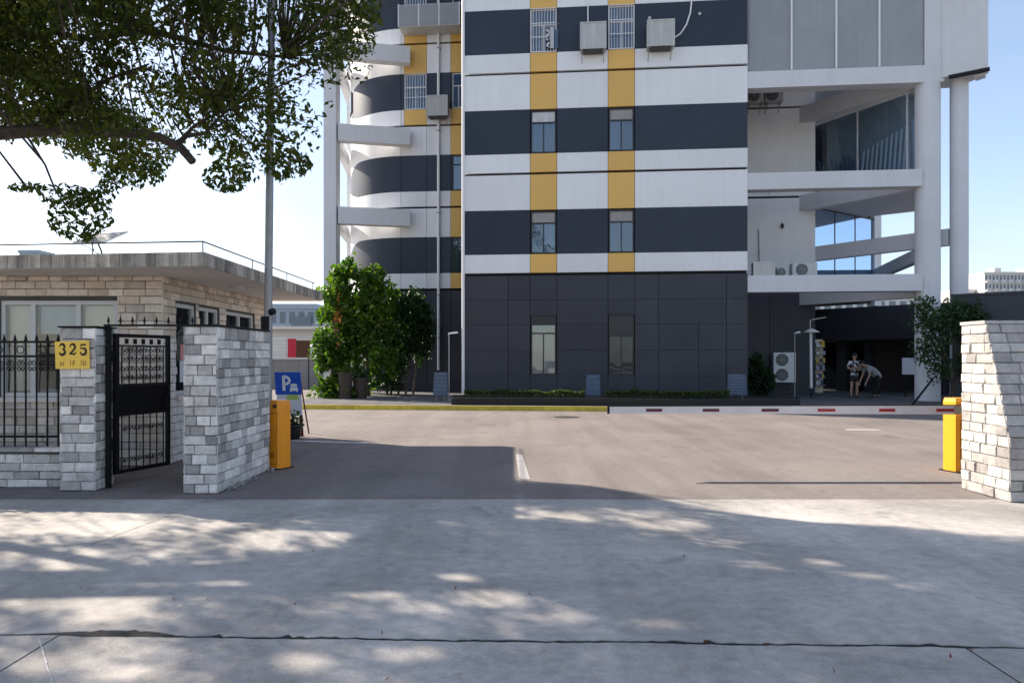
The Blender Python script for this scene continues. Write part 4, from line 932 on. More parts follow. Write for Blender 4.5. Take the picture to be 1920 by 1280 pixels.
# ================================================================== THINGS ON AND BEFORE THE BUILDING
def ac_unit(label, world, w, h, d, rz=BA, fans=1, brackets=True, group='outdoor air conditioners', vis='front', casing='ac_grey'):
    t = thing('air_conditioner', label, 'air conditioner', world, rz, group)
    MB().bevbox(-w/2,w/2,-d,0,0,h,0.02).build('casing',casing,t)
    n = fans
    for k in range(n):
        zc = h*(k+0.5)/n; r_ = min(w*0.36, h*0.42/n)
        gm = MB().tube([(-w*0.12,-d-0.002,zc),(-w*0.12,-d-0.012,zc)], r_, 24); gm.build('fan_grille','ac_dark',t)
        rg = MB()
        for q in (0.35,0.65,0.95): rg.tube([(-w*0.12+r_*q*math.cos(a*math.pi/12),-d-0.016,zc+r_*q*math.sin(a*math.pi/12)) for a in range(25)],0.006,4,False)
        for q in range(8):
            a = q*math.pi/4; rg.tube([(-w*0.12,-d-0.016,zc),(-w*0.12+r_*math.cos(a),-d-0.016,zc+r_*math.sin(a))],0.004,4,False)
        stuff(rg.build('fan_guard',casing,t))
    if brackets:
        for sx in (-w*0.36,w*0.36):
            MB().tube([(sx,0.12,-0.02),(sx,-d-0.04,-0.02)],0.018,6).build('bracket','steel',t); MB().tube([(sx,0.12,-0.32),(sx,-d,-0.03)],0.014,6).build('strut','steel',t)
    return t
def plain_ac(label, world, w, h, d, rz=BA):
    """unit seen as a boxed-in cover on two brackets"""
    t = thing('air_conditioner', label, 'air conditioner', world, rz, 'boxed air conditioners on the facade')
    MB().bevbox(-w/2,w/2,-d,0,0,h,0.02).build('casing','ac_grey',t)
    mb = MB(); e = 0.035
    for a in ((-w/2-0.01,w/2+0.01,h-e,h+0.012),(-w/2-0.01,w/2+0.01,-0.012,e)): mb.box(a[0],a[1],-d-0.014,-d-0.002,a[2],a[3])
    for a in ((-w/2-0.01,-w/2+e),(w/2-e,w/2+0.01)): mb.box(a[0],a[1],-d-0.0135,-d-0.0025,e,h-e)
    mb.build('rim','ac_grey',t); pbox(t,'drain_tray','ac_dark',-w*0.38,w*0.38,-d*0.9,-0.05,-0.07,-0.013)
    for sx in (-w*0.44,w*0.40):
        MB().tube([(sx,0.0,-0.03),(sx,-d-0.02,-0.03)],0.016,6).build('bracket','steel',t); MB().tube([(sx,0.0,-0.36),(sx,-d*0.9,-0.03)],0.013,6).build('strut','steel',t)
    return t
def wpt(u, d, z): s = s_of(u,d); X,Y = WB(s,d); return (X,Y,z)
t = plain_ac('boxed air conditioner between the two yellow strips with a straight white hose', wpt(1112,-0.01,12.40), 0.90, 0.92, 0.42)
MB().tube([(-0.18,-0.06,0.94),(-0.19,-0.05,2.6)],0.022,6).build('hose','pipe_white',t)
t = plain_ac('boxed air conditioner right of the yellow strips with a curved white hose', wpt(1237,-0.01,12.40), 0.93, 0.90, 0.42)
MB().tube([(0.52,-0.04,0.42),(0.72,-0.05,0.55),(0.92,-0.05,0.85),(1.05,-0.05,1.25),(1.10,-0.05,1.7),(1.12,-0.05,2.8)],0.028,6).build('hose','pipe_white',t,True)
plain_ac('boxed air conditioner beside the white downpipe on the set-back wing', wpt(823,D1-0.17,12.02), 0.92, 0.86, 0.45)
for u_, z_ in ((1218,13.55),(1312,13.62)):
    q = wpt(u_,-0.03,z_); t = thing('wall_lamp', 'small round white wall lamp above the right-hand boxed air conditioner' if u_ < 1300 else 'small round white wall lamp right of the curved hose', 'lamp', q, BA)
    MB().tube([(0,0.028,0),(0,-0.02,0)],0.05,12).build('lamp_body','lamp_white',t); MB().tube([(0,-0.021,0),(0,-0.035,0)],0.032,12).build('cap','steel',t)
# washing behind the left barred window
ws = thing('laundry', 'pale striped clothes hanging outside the left barred window', 'laundry', wpt(1032,-0.10,12.55), BA)
g = random.Random(6)
for k in range(3):
    x = -0.16+0.15*k; mb = MB(); hh = 0.55+0.3*g.random(); n = 6
    for i in range(n):
        xa = x+0.13*i/n; xb = x+0.13*(i+1)/n; ya = 0.012*math.sin(i*1.8+k); yb = 0.012*math.sin((i+1)*1.8+k)
        mb.add([(xa,ya,0.05),(xb,yb,0.05),(xb,yb,hh),(xa,ya,hh),(xa,ya+0.006,0.05),(xb,yb+0.006,0.05),(xb,yb+0.006,hh),(xa,ya+0.006,hh)],[(0,1,2,3),(7,6,5,4),(0,4,5,1),(2,6,7,3)])
    mb.build('garment',('shirt_pattern','curtain','board_blue')[k],ws)
MB().tube([(-0.25,0,0.92),(0.3,0,0.92)],0.008,6).build('rod','steel',ws)
# units standing on the lower beam and hung on the recessed wall
def fpt(u, d, z): return wpt(u,d,z)
t = plain_ac('grey boxed unit standing on the lowest frame beam next to the striped facade', fpt(1428,csy+0.15,4.47), 0.72, 0.46, 0.4)
ac_unit('round-fan air conditioner between two boxes on the lowest frame beam', fpt(1464,csy+0.6,4.45), 0.42, 0.36, 0.3, brackets=False)
ac_unit('wide stacked grey air conditioner on the lowest frame beam near the blue glass', fpt(1503,csy+0.6,4.45), 0.86, 0.50, 0.4, brackets=False)
ac_unit('air conditioner high on the recessed white wall beside the striped facade', fpt(1414,D2-0.13,11.72), 0.62, 0.55, 0.32)
ac_unit('air conditioner high on the recessed white wall under the diagonal beam', fpt(1448,D2-0.13,11.72), 0.70, 0.58, 0.32)
ac_unit('tall twin-fan outdoor unit against the dark wall behind the shrub', fpt(1467,D2-0.15,0.62), 0.86, 1.18, 0.35, fans=2, brackets=True, casing='sign_white')
q = fpt(1443,D2-0.05,8.1); t = thing('wall_pipe', 'short white pipe stub on the upper part of the recessed wall', 'pipe', q, BA); MB().tube([(0,0,0),(0,0,0.72),(-0.06,0,0.76)],0.022,6).build('pipe','pipe_white',t); pbox(t,'clip','steel',-0.035,0.035,-0.03,0.048,0.3,0.34)
q = fpt(1424,D2-0.05,5.0); t = thing('wall_pipe', 'thin grey pipe on the lower part of the recessed wall above the boxed unit', 'pipe', q, BA); MB().tube([(0,0,0),(-0.03,0,1.75)],0.02,6).build('pipe','steel',t); pbox(t,'clip','steel',-0.035,0.035,-0.03,0.048,0.8,0.84)
q = fpt(1467,D2-0.09,6.9); t = thing('wall_lamp', 'small black lantern on the recessed white wall', 'lamp', q, BA); MB().lathe([(0.05,-0.12),(0.06,0.0),(0.02,0.06)],0,0,10).build('lamp_body','black_iron',t); MB().tube([(0,0,0.05),(0,0.09,0.12)],0.012,6).build('arm','black_iron',t)

# planter wall, hedges, notice boards
pln = thing('planter', 'long low black planter along the foot of the building', 'planter', (BO.x,BO.y,0.115), BA)
p0, p1 = s_of(846,-3.5), s_of(1500,-3.5)
MB().bevbox(p0,p1,-3.55,-3.40,0,0.235,0.02).build('front_wall','black_wall',pln); pbox(pln,'end_wall','black_wall',p0,p0+0.14,-3.399,-1.6,0,0.185)
pbox(pln,'soil','earth',p0+0.141,p1,-3.399,-1.0,0,0.13)
MB().tube([(p0,-3.47,0.29),(p1,-3.47,0.29)],0.018,6).build('rail','black_iron',pln)
for k in range(9): MB().tube([(p0+0.1+k*(p1-p0-0.2)/8,-3.47,0.22),(p0+0.1+k*(p1-p0-0.2)/8,-3.47,0.29)],0.012,6).build('rail_post','black_iron',pln)
def hedge(label, u0, u1, d, h, seed):
    a, b_ = s_of(u0,d), s_of(u1,d); t = thing('hedge', label, 'hedge', (BO.x,BO.y,0.24), BA, 'clipped hedges in the planter')
    g = random.Random(seed); pts = []
    for _ in range(int((b_-a)*1500)):
        x = g.uniform(a,b_); bump = 0.75+0.3*noise.noise((x*2.1,seed,0.0)); z = h*bump*(1-g.random()**2.2*0.9)
        pts.append((x, d+g.uniform(-0.28,0.28)*(1-0.3*z/h), z))
    leaves('foliage', pts, 0.07, 'leaf_hedge', t, seed)
    for k in range(int((b_-a)/0.35)): x = a+0.15+k*0.35; MB().tube([(x,d,-0.1),(x+g.uniform(-.04,.04),d,h*0.6)],0.012,5).build('stem','dry_bark',t)
hedge('low clipped hedge below the left ground-floor window', 872, 1096, -2.2, 0.36, 11)
hedge('low clipped hedge below the right ground-floor window', 1136, 1366, -2.2, 0.36, 12)
def board(label, u, d, w, h, z, lines, legs=0.18, lean=0.0):
    X,Y = WB(s_of(u,d), d); t = thing('notice_board', label, 'notice board', (X,Y,z), BA, 'blue boards along the planter')
    MB().hull8([(-w*0.56,-0.03,legs),(w*0.56,-0.03,legs),(w*0.56,0.02,legs),(-w*0.56,0.02,legs)],[(-w/2,0.03+lean,legs+h),(w/2,0.03+lean,legs+h),(w/2,0.08+lean,legs+h),(-w/2,0.08+lean,legs+h)]).build('panel','board_blue',t)
    for k in range(lines):
        f = (k+0.6)/lines; yy = -0.034+0.06*f+lean*f; pbox(t,'text_line','board_line',-w*0.4,w*0.4*(0.6+0.4*((k*7)%3)/2),yy-0.012,yy+0.004,legs+h*f-0.012,legs+h*f+0.008)
    for sx in (-0.3,0.3): MB().tube([(sx*w,0,0),(sx*w,0,legs+0.03)],0.016,6).build('leg','steel',t)
board('blue-grey notice board by the foot of the white downpipe', 826, -1.5, 0.46, 0.80, 0.115, 6)
board('dim blue-grey notice board between the two ground-floor windows', 1112, -1.9, 0.44, 0.74, 0.24, 4, 0.05, 0.1)
board('pale-lined blue board at the right end of the planter hedge', 1382, -2.0, 0.56, 0.66, 0.24, 7, 0.16)
# small lamps
def path_lamp(label, u, Y, ztop, m, head, arm=0.22, z0=0.115):
    X = (u-U0)*Y/FPX; t = thing('path_lamp', label, 'lamp', (X,Y,z0))
    MB().tube([(0,0,0),(0,0,ztop-z0)],0.022,8).build('pole',m,t)
    MB().tube([(0,0,ztop-z0-0.02),(arm*0.4,-0.05,ztop-z0+0.04),(arm,-0.06,ztop-z0+0.05)],0.018,6).build('arm',m,t)
    MB().hull8([(-0.04,-0.13,ztop-z0-0.01),(arm+0.1,-0.13,ztop-z0+0.03),(arm+0.1,0.03,ztop-z0+0.03),(-0.04,0.03,ztop-z0-0.01)],[(0.0,-0.11,ztop-z0+0.05),(arm+0.07,-0.11,ztop-z0+0.09),(arm+0.07,0.01,ztop-z0+0.09),(0.0,0.01,ztop-z0+0.05)]).build('lamp_head',head,t)
    MB().lathe([(0.07,0),(0.06,0.02),(0.03,0.05)],0,0,10).build('base',m,t)
path_lamp('slim path lamp with white head beside the corner pipe', 842, 25.6, 2.40, 'steel', 'lamp_white')
path_lamp('slim dark lamp post with small white head beside the twin-fan unit', 1490, 27.6, 2.48, 'steel', 'lamp_white', 0.08)
X = (1520-U0)*27.8/FPX
t = thing('disc_lamp', 'white post lamp with a wide flat disc hood before the entrance', 'lamp', (X,27.8,0.115))
MB().tube([(0.02,0,0),(0.02,0,0.35)],0.03,8).build('foot','black_iron',t)
MB().tube([(0.02,0,0.35),(0,0,2.44)],0.052,10).build('post','lamp_white',t,True); MB().lathe([(0.02,2.56),(0.12,2.53),(0.27,2.44),(0.28,2.42),(0.10,2.44)],0.03,0,20).build('hood','lamp_white',t,True)
MB().tube([(-0.01,0,2.5),(-0.02,0,2.86),(0.10,0,2.90),(0.55,-0.05,2.98)],0.014,6).build('arm','lamp_white',t)

# entrance things in the shade
sh = thing('shelf', 'lit shelf of pale boxes at the left of the dark entrance', 'shelf', ((1537-U0)*31.5/FPX,31.5,0.115))
pbox(sh,'back','room_wall',-0.2,0.2,0.15,0.17,0.0,2.25)
for k in range(6): pbox(sh,'board','blind_grey',-0.2,0.2,-0.1,0.149,0.3+k*0.32,0.33+k*0.32)
g = random.Random(12)
for k in range(6):
    x = -0.18
    while x < 0.12: w_ = g.uniform(0.06,0.14); pbox(sh,'box',g.choice(['curtain','plate_yellow','paper','board_blue','sign_white']),x,x+w_,-0.08,0.10,0.332+k*0.32,0.332+k*0.32+g.uniform(0.1,0.24)); x += w_+0.015
eb = thing('display_board', 'pale blue display board on dark legs beside the round column', 'board', ((1708-U0)*28.4/FPX,28.4,0.115), math.radians(-8))
MB().bevbox(-0.32,0.32,-0.02,0.02,0.84,1.47,0.008).build('panel','sign_pale',eb)
for sx in (-0.2,0.2): pbox(eb,'leg','black_iron',sx-0.025,sx+0.025,-0.018,0.018,0,0.838)
pbox(eb,'crossbar','black_iron',-0.174,0.174,-0.012,0.012,0.3,0.34)
pr = thing('prop_pole', 'dark pole leaning against the slender tree beside the round column', 'pole', (12.55,23.4,0.0))
MB().tube([(0,0,0.12),(0.9,0.45,0.93)],[0.035,0.03],8).build('pole','black_iron',pr); MB().lathe([(0.09,0.0),(0.08,0.04),(0.03,0.14)],0,0,10).build('foot','black_iron',pr)

# ================================================================== VEGETATION
def ell(g, c, r, shell=0.5, rag=0.22):
    while True:
        v = Vector((g.gauss(0,1),g.gauss(0,1),g.gauss(0,1)))
        if v.length > 1e-3: break
    v.normalize(); k = shell+(1-shell)*g.random()**0.6; k *= 1+rag*noise.noise(v*2.3+Vector(c))+rag*0.8*noise.noise(v*5.1+Vector(c))
    return (c[0]+v.x*r[0]*k, c[1]+v.y*r[1]*k, c[2]+v.z*r[2]*k)
# --- the big street tree
def ground_uv(gx, gy): return U0+FPX*gx/gy, V0+FPX*EYE/gy
EDGE = [(-300,250),(0,255),(60,262),(130,285),(200,345),(250,358),(300,340),(335,300),(350,270),(380,330),(420,362),(450,366),(480,335),(505,330),(540,345),(575,322),(600,262),(615,215),(640,196),(670,186),(690,150),(706,90),(714,30),(722,-10),(760,-40),(900,-60),(2200,-90)]
def vmax(u):
    for (a,va),(b_,vb) in zip(EDGE,EDGE[1:]):
        if a <= u <= b_: return va+(vb-va)*(u-a)/(b_-a)
    return -80 if u > 0 else 250
BORD = [(-30,12.6),(0.05,12.6),(0.12,9.75),(0.94,9.4),(1.5,8.8),(1.75,8.3),(2.57,7.35),(3.76,7.05),(4.6,6.7),(6,6.1),(8,5.3),(14,3.0),(30,0)]
def border(x):
    for (a,va),(b_,vb) in zip(BORD,BORD[1:]):
        if a <= x <= b_: return va+(vb-va)*(x-a)/(b_-a)
    return 12.6 if x < 0 else 0
HOLES = [(990,962,42,13),(1120,966,95,9),(1255,985,70,10),(1340,1022,60,12),(1460,1052,110,16),(1600,1082,70,9),(1735,1102,55,15),(1180,1107,36,10),(885,1078,65,12),(720,1112,90,13),(930,1118,85,20),(800,1136,75,12),(1060,1150,45,18),(1240,1168,60,8),
 (70,988,120,12),(300,992,200,16),(520,1012,120,20),(600,1005,60,10),(110,1040,110,14),(250,1040,60,12),(330,1092,75,20),(430,1064,80,16),(70,1110,110,34),(210,1130,80,34),(470,1100,70,14),(290,1145,50,14),(560,1240,60,16),(250,1262,90,20),(785,1225,90,13),(45,1240,60,26),(140,1060,60,20),(20,1175,60,20),(640,1140,60,10),(620,1245,30,8)]
def lit(gx, gy):  # where leaves are left out so sun patches reach the ground
    if gy > border(gx) and gx > -14: return True
    if gy < 3.2: return False
    u,v = ground_uv(gx,gy)
    if noise.noise((gx*2.1,gy*1.9,4.0)) < (-0.06 if u < 700 else -0.3): return False
    for a,b_,ru,rv in HOLES:
        if ((u-a)/ru)**2+((v-b_)/rv)**2 < 1.0: return True
    return False
tree = thing('street_tree', 'large leafy street tree whose dark boughs hang over the guardhouse', 'tree', (-10.7,8.5,0))
TO = Vector((-10.7,8.5,0))
def Pl(u,v,Y): return P(u,v,Y*1.13)-TO
mb = MB().tube([(0,0,-0.05),(0.02,0.02,0.4),(0.05,0.05,1.6),(0.0,0.1,2.8),(0.08,0.15,3.5)],[0.42,0.31,0.27,0.25,0.24],14)
mb.build('trunk','bark',tree,True)
limbs = [
 ([(0.05,0.12,3.3),(0.9,1.3,4.0),(1.9,0.9,4.45),Pl(-120,262,8.6),Pl(0,250,8.7),Pl(130,241,8.8),Pl(230,248,8.9),Pl(300,258,9.0),Pl(340,278,9.0),Pl(361,303,8.95)],[0.19,0.12,0.105,0.095,0.09,0.086,0.076,0.064,0.06,0.055]),
 ([(0.06,0.15,3.4),(0.6,0.5,4.6),Pl(-150,80,9.2),Pl(0,45,9.4),Pl(60,28,9.4),Pl(150,18,9.5),Pl(250,40,9.6),Pl(300,62,9.7),Pl(420,95,9.9),Pl(560,110,10.1)],[0.18,0.11,0.085,0.08,0.076,0.07,0.056,0.046,0.035,0.018]),
 ([(0.05,0.15,3.45),(0.3,1.2,5.0),(1.0,2.6,6.4),(2.2,4.0,7.6),(3.6,5.0,8.4)],[0.2,0.16,0.12,0.08,0.03]),
 ([(0.05,0.15,3.45),(-0.6,0.8,5.2),(-1.4,1.2,7.0),(-1.9,1.6,8.8)],[0.18,0.14,0.09,0.03]),
 ([(0.05,0.1,3.45),(0.4,-0.8,5.0),(1.2,-1.2,6.4),(2.4,-1.2,7.4)],[0.18,0.13,0.09,0.03]),
 ([(0.0,0.1,3.3),(-1.4,-0.2,4.4),(-3.0,0.2,5.4)],[0.17,0.11,0.03]),
 ([Pl(0,45,9.4),Pl(80,72,9.5),Pl(110,48,9.5),Pl(120,0,9.6),Pl(140,-90,9.8)],[0.06,0.055,0.055,0.05,0.02]),
 ([Pl(0,70,9.2),Pl(90,58,9.3),Pl(170,75,9.4),Pl(260,60,9.6),Pl(330,72,9.8)],[0.07,0.05,0.04,0.03,0.02]),
 ([Pl(335,268,9.0),Pl(350,255,9.05),Pl(385,250,9.1),Pl(410,222,9.2),Pl(440,195,9.3)],[0.04,0.032,0.026,0.02,0.01]),
 ([Pl(340,262,9.0),Pl(365,235,9.1),Pl(420,207,9.2)],[0.03,0.02,0.01]),
 ([Pl(70,245,8.75),Pl(90,220,8.9),Pl(130,200,9.1),Pl(200,150,9.3),Pl(280,120,9.5)],[0.06,0.045,0.035,0.025,0.012]),
 ([Pl(55,262,8.75),Pl(85,310,8.7),Pl(105,360,8.65),Pl(140,405,8.6),Pl(165,430,8.6),Pl(176,470,8.6)],[0.018,0.014,0.012,0.010,0.007,0.005]),
 ([Pl(105,355,8.65),Pl(70,355,8.6),Pl(20,345,8.6)],[0.009,0.007,0.004]),
]
nodes_ = []
for pts, rad in limbs:
    MB().tube(pts, rad, 8).build('branch','bark',tree,True)
    for a,b_ in zip(pts,pts[1:]):
        a,b_ = Vector(a),Vector(b_)
        for k in range(5): nodes_.append(a.lerp(b_,k/5)+TO)
g = random.Random(77); centres = []; seen = [0]
def try_c(c, clump=True):
    u,v = (U0+FPX*c[0]/c[1], V0-FPX*(c[2]-EYE)/c[1]) if c[1] > 0.5 else (-500,-500)
    if c[1] > 0.5 and -40 < u < 2000 and v > vmax(u)-8: return False
    k = c[2]; gx,gy = c[0]+SUN.x*k, c[1]+SUN.y*k
    if clump and noise.noise((c[0]*0.95,c[1]*0.95,c[2]*1.1)) < 0.0: return False
    if lit(gx,gy): return False
    if -20 < u < 725 and v > -25:                     # clumps in view are capped; the unseen crown stays dense to shade the ground
        if seen[0] >= SEEN_MAX[0]: return False
        seen[0] += 1
    return True
SEEN_MAX = [235]; tries = 0
while len(centres) < 900 and tries < 60000:
    tries += 1
    r_ = g.random()
    if r_ < 0.42:   # what the camera sees
        u = g.uniform(-60,720); v = g.uniform(-60,360); Y = g.uniform(9.4,13.6) if u > 250 else g.uniform(9.2,12.0)
        c = tuple(P(u,v,Y))
    else:
        c = ell(g, (-7.4,10.8,7.6), (6.6,4.6,3.2), 0.15)
    if c[2] < 3.6: continue
    if try_c(c): centres.append(Vector(c))
tries = 0; n0 = len(centres); SEEN_MAX[0] = 320                          # clumps added further back along sun rays to shade the ground
while len(centres) < n0+420 and tries < 40000:
    tries += 1
    gx,gy = (g.uniform(-6.5,8.5), g.uniform(3.0,9.8)) if tries % 3 else (g.uniform(0.1,1.8), g.uniform(8.2,9.8)); z_ = g.uniform(4.4,11.5)
    c = (gx-SUN.x*z_, gy-SUN.y*z_, z_)
    if c[0] > -14 and 6.5 < c[1] < 16.5 and (c[0]+7)**2/49 + (c[1]-11)**2/32 < 1 and try_c(c, False): centres.append(Vector(c))
# thin twigs join each clump to the nearest bough
tw_ = MB()
for c in centres:
    nb_ = min(nodes_, key=lambda q: (q-c).length_squared); d = (c-nb_); l = d.length
    if l > 2.6: nb_ = c - d*(1.2/l)
    mid = nb_.lerp(c,0.5)+Vector((g.uniform(-.12,.12),g.uniform(-.12,.12),g.uniform(0,.2)))
    tw_.tube([nb_-TO, mid-TO, c-TO],[0.016,0.010,0.004],4,False)
stuff(tw_.build('twigs','bark',tree))
pts = []
for c in centres:
    n = 88; rr = g.uniform(0.24,0.44)
    for _ in range(n):
        q = (c.x+g.gauss(0,rr*0.62), c.y+g.gauss(0,rr*0.62), c.z+g.gauss(0,rr*0.42))
        u,v = U0+FPX*q[0]/q[1], V0-FPX*(q[2]-EYE)/q[1]
        if -60 < u < 2000 and v > vmax(u)+10*math.sin(u*0.11)+6*math.sin(u*0.37): continue
        gx,gy = q[0]+SUN.x*q[2], q[1]+SUN.y*q[2]
        if lit(gx,gy): continue
        pts.append((q[0]-TO.x,q[1]-TO.y,q[2]))
# the low hanging spray
for cu,cv,ru,rv,n in ((425,330,45,30,260),(540,310,45,28,240),(250,325,60,26,260),(150,405,62,48,420),(120,365,50,20,110),(50,352,35,8,50),(175,372,40,18,80),(205,350,30,14,60)):
    for _ in range(n):
        a = g.uniform(0,6.283); k = math.sqrt(g.random()); q = P(cu+ru*k*math.cos(a), cv+rv*k*math.sin(a), 9.7+g.uniform(-0.35,0.35)); pts.append(tuple(q-TO))
stuff(leaves('crown', pts, 0.094, 'leaf_tree', tree, 3, up=0.3, narrow=0.46, jitter=0.5))

# --- climbing plants over the left frame column
vb = thing('climbing_plant', 'sunlit mass of climbing vines smothering the left frame column', 'vine', (-6.3,28.4,0.115))
VO = Vector((-6.3,28.4,0.115)); g = random.Random(31)
def lob(u,v,Y,rx,ry,rz,n,sh=0.55): c = P(u,v,Y)-VO; return [ell(g,c,(rx,ry,rz),sh,0.42) for _ in range(n)]
pts = lob(655,585,28.6,1.15,1.0,1.75,5200)+lob(628,610,27.9,0.62,0.7,1.9,2600)+lob(700,570,29.2,1.0,0.9,1.2,2600)+lob(655,520,28.8,0.85,0.7,0.5,1500)+lob(664,490,28.9,0.26,0.26,0.62,420)+lob(690,655,28.6,1.3,0.9,1.5,3600)+lob(618,700,27.6,0.45,0.5,1.1,1300)+lob(606,655,27.8,0.4,0.5,0.8,800)+lob(700,510,29.3,0.4,0.4,0.35,300)+lob(635,735,27.3,0.75,0.5,0.35,700)
pts = [p_ for p_ in pts if p_[2] > 0.02 and noise.noise(Vector(p_)*1.7) > -0.22]
for k in range(60):                                    # long loose shoots
    p_ = Vector(g.choice(pts)); d_ = Vector((g.uniform(-1,1),g.uniform(-1,0.2),g.uniform(-0.4,1))).normalized()
    for q in range(14): pts.append(tuple(p_+d_*(0.05*q)+Vector((g.gauss(0,.04),g.gauss(0,.04),g.gauss(0,.04)-0.004*q*q))))
stuff(leaves('foliage', pts, 0.155, 'leaf_vine', vb, 9, up=0.5, narrow=0.72, jitter=0.6))
stuff(leaves('dead_leaves', [tuple(P(632+g.gauss(0,4),590+g.gauss(0,20),27.15+g.gauss(0,0.1))-VO) for _ in range(48)], 0.13, 'leaf_rust', vb, 10, narrow=0.7))
for k,(u_,Y) in enumerate(((640,28.2),(655,28.4),(668,28.8),(625,27.8),(690,29.0))):
    b0 = P(u_,745,Y)-VO; b0.z = 0; MB().tube([b0,b0+Vector((g.uniform(-.1,.1),0,0.8)),b0+Vector((g.uniform(-.25,.25),0.1,2.0)),b0+Vector((g.uniform(-.3,.3),0.2,3.4))],[0.10,0.08,0.06,0.03],8).build('stem','dry_bark',vb,True)
for lab,u_,Y,h_,r_ in (('tall brown planting tub at the foot of the vines','648',27.0,0.95,0.26),('squat brown planting tub right of the tall one','676',27.3,0.75,0.28)):
    t = thing('planting_tub', lab, 'tub', ((int(u_)-U0)*Y/FPX,Y,0.115))
    MB().lathe([(r_*0.78,0),(r_*0.8,0.04),(r_,h_-0.08),(r_*1.08,h_-0.07),(r_*1.08,h_),(r_*0.95,h_),(r_*0.93,h_-0.06)],0,0,18).build('tub','pot_brown',t,True)
    leaves('foliage',[(g.gauss(0,r_*0.6),g.gauss(0,r_*0.6),h_+abs(g.gauss(0.05,0.12))) for _ in range(110)],0.14,'leaf_vine' if h_ > 0.9 else 'leaf_dark',t,4)
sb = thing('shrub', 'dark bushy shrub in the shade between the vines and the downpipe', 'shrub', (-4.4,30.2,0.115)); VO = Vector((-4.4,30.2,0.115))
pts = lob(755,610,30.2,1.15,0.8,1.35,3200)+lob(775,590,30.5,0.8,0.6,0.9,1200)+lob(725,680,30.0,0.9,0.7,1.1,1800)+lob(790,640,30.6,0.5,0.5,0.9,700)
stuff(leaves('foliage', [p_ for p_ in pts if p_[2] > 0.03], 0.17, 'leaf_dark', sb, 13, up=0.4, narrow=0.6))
for k in range(4): MB().tube([(0.3*k-0.5,0,0),(0.3*k-0.4,0.1,0.8),(0.34*k-0.5,0.1,2.2)],[0.05,0.04,0.02],6).build('stem','dry_bark',sb)
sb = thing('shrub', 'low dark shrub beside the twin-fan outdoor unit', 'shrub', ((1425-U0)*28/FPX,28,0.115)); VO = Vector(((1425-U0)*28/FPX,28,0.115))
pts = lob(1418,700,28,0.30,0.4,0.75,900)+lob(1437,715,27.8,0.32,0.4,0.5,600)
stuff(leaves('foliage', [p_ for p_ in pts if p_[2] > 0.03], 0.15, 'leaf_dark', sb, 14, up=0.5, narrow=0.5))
for k in range(3): MB().tube([(0.15*k-0.2,0,0),(0.15*k-0.2,0.05,1.1)],[0.03,0.012],6).build('stem','dry_bark',sb)
# --- slender tree before the perimeter wall
st = thing('slender_tree', 'slender airy tree in front of the round column at the right', 'tree', (14.05,23.9,0)); VO = Vector((14.05,23.9,0)); g = random.Random(41)
st_pts = [((0,0,0),(0.05,0,0.7),(-0.15,0,1.5),(-0.45,0,2.6),(-0.55,0.1,3.3)),((0.03,0,0.3),(0.22,0,1.1),(0.1,0.05,2.2),(-0.05,0.1,3.4)),((0.05,0,0.5),(0.4,0.05,1.5),(0.6,0.1,2.6),(0.75,0.1,3.3)),((-0.05,0,1.0),(-0.35,-0.1,1.6),(-0.75,-0.1,2.3)),((0.0,0,1.4),(-0.3,0.1,2.0),(-0.8,0.1,3.0))]
for k,pp in enumerate(st_pts): MB().tube(pp,[0.055,0.045,0.03,0.02,0.01][:len(pp)],7).build('trunk' if k == 0 else 'branch','bark',st,True)
pts = lob(1742,600,23.8,0.62,0.5,0.55,650,0.1)+lob(1740,655,23.7,0.55,0.5,0.6,560,0.1)+lob(1775,610,24,0.6,0.5,0.7,700,0.1)+lob(1765,690,23.8,0.42,0.4,0.45,320,0.1)+lob(1730,570,23.8,0.4,0.4,0.25,200,0.1)+lob(1825,615,24,0.62,0.4,0.8,1500,0.2)+lob(1815,680,23.8,0.4,0.3,0.6,600,0.2)+lob(1790,580,24,0.6,0.4,0.35,500,0.2)
stuff(leaves('crown', pts, 0.12, 'leaf_ivy', st, 15, up=0.3, narrow=0.55))

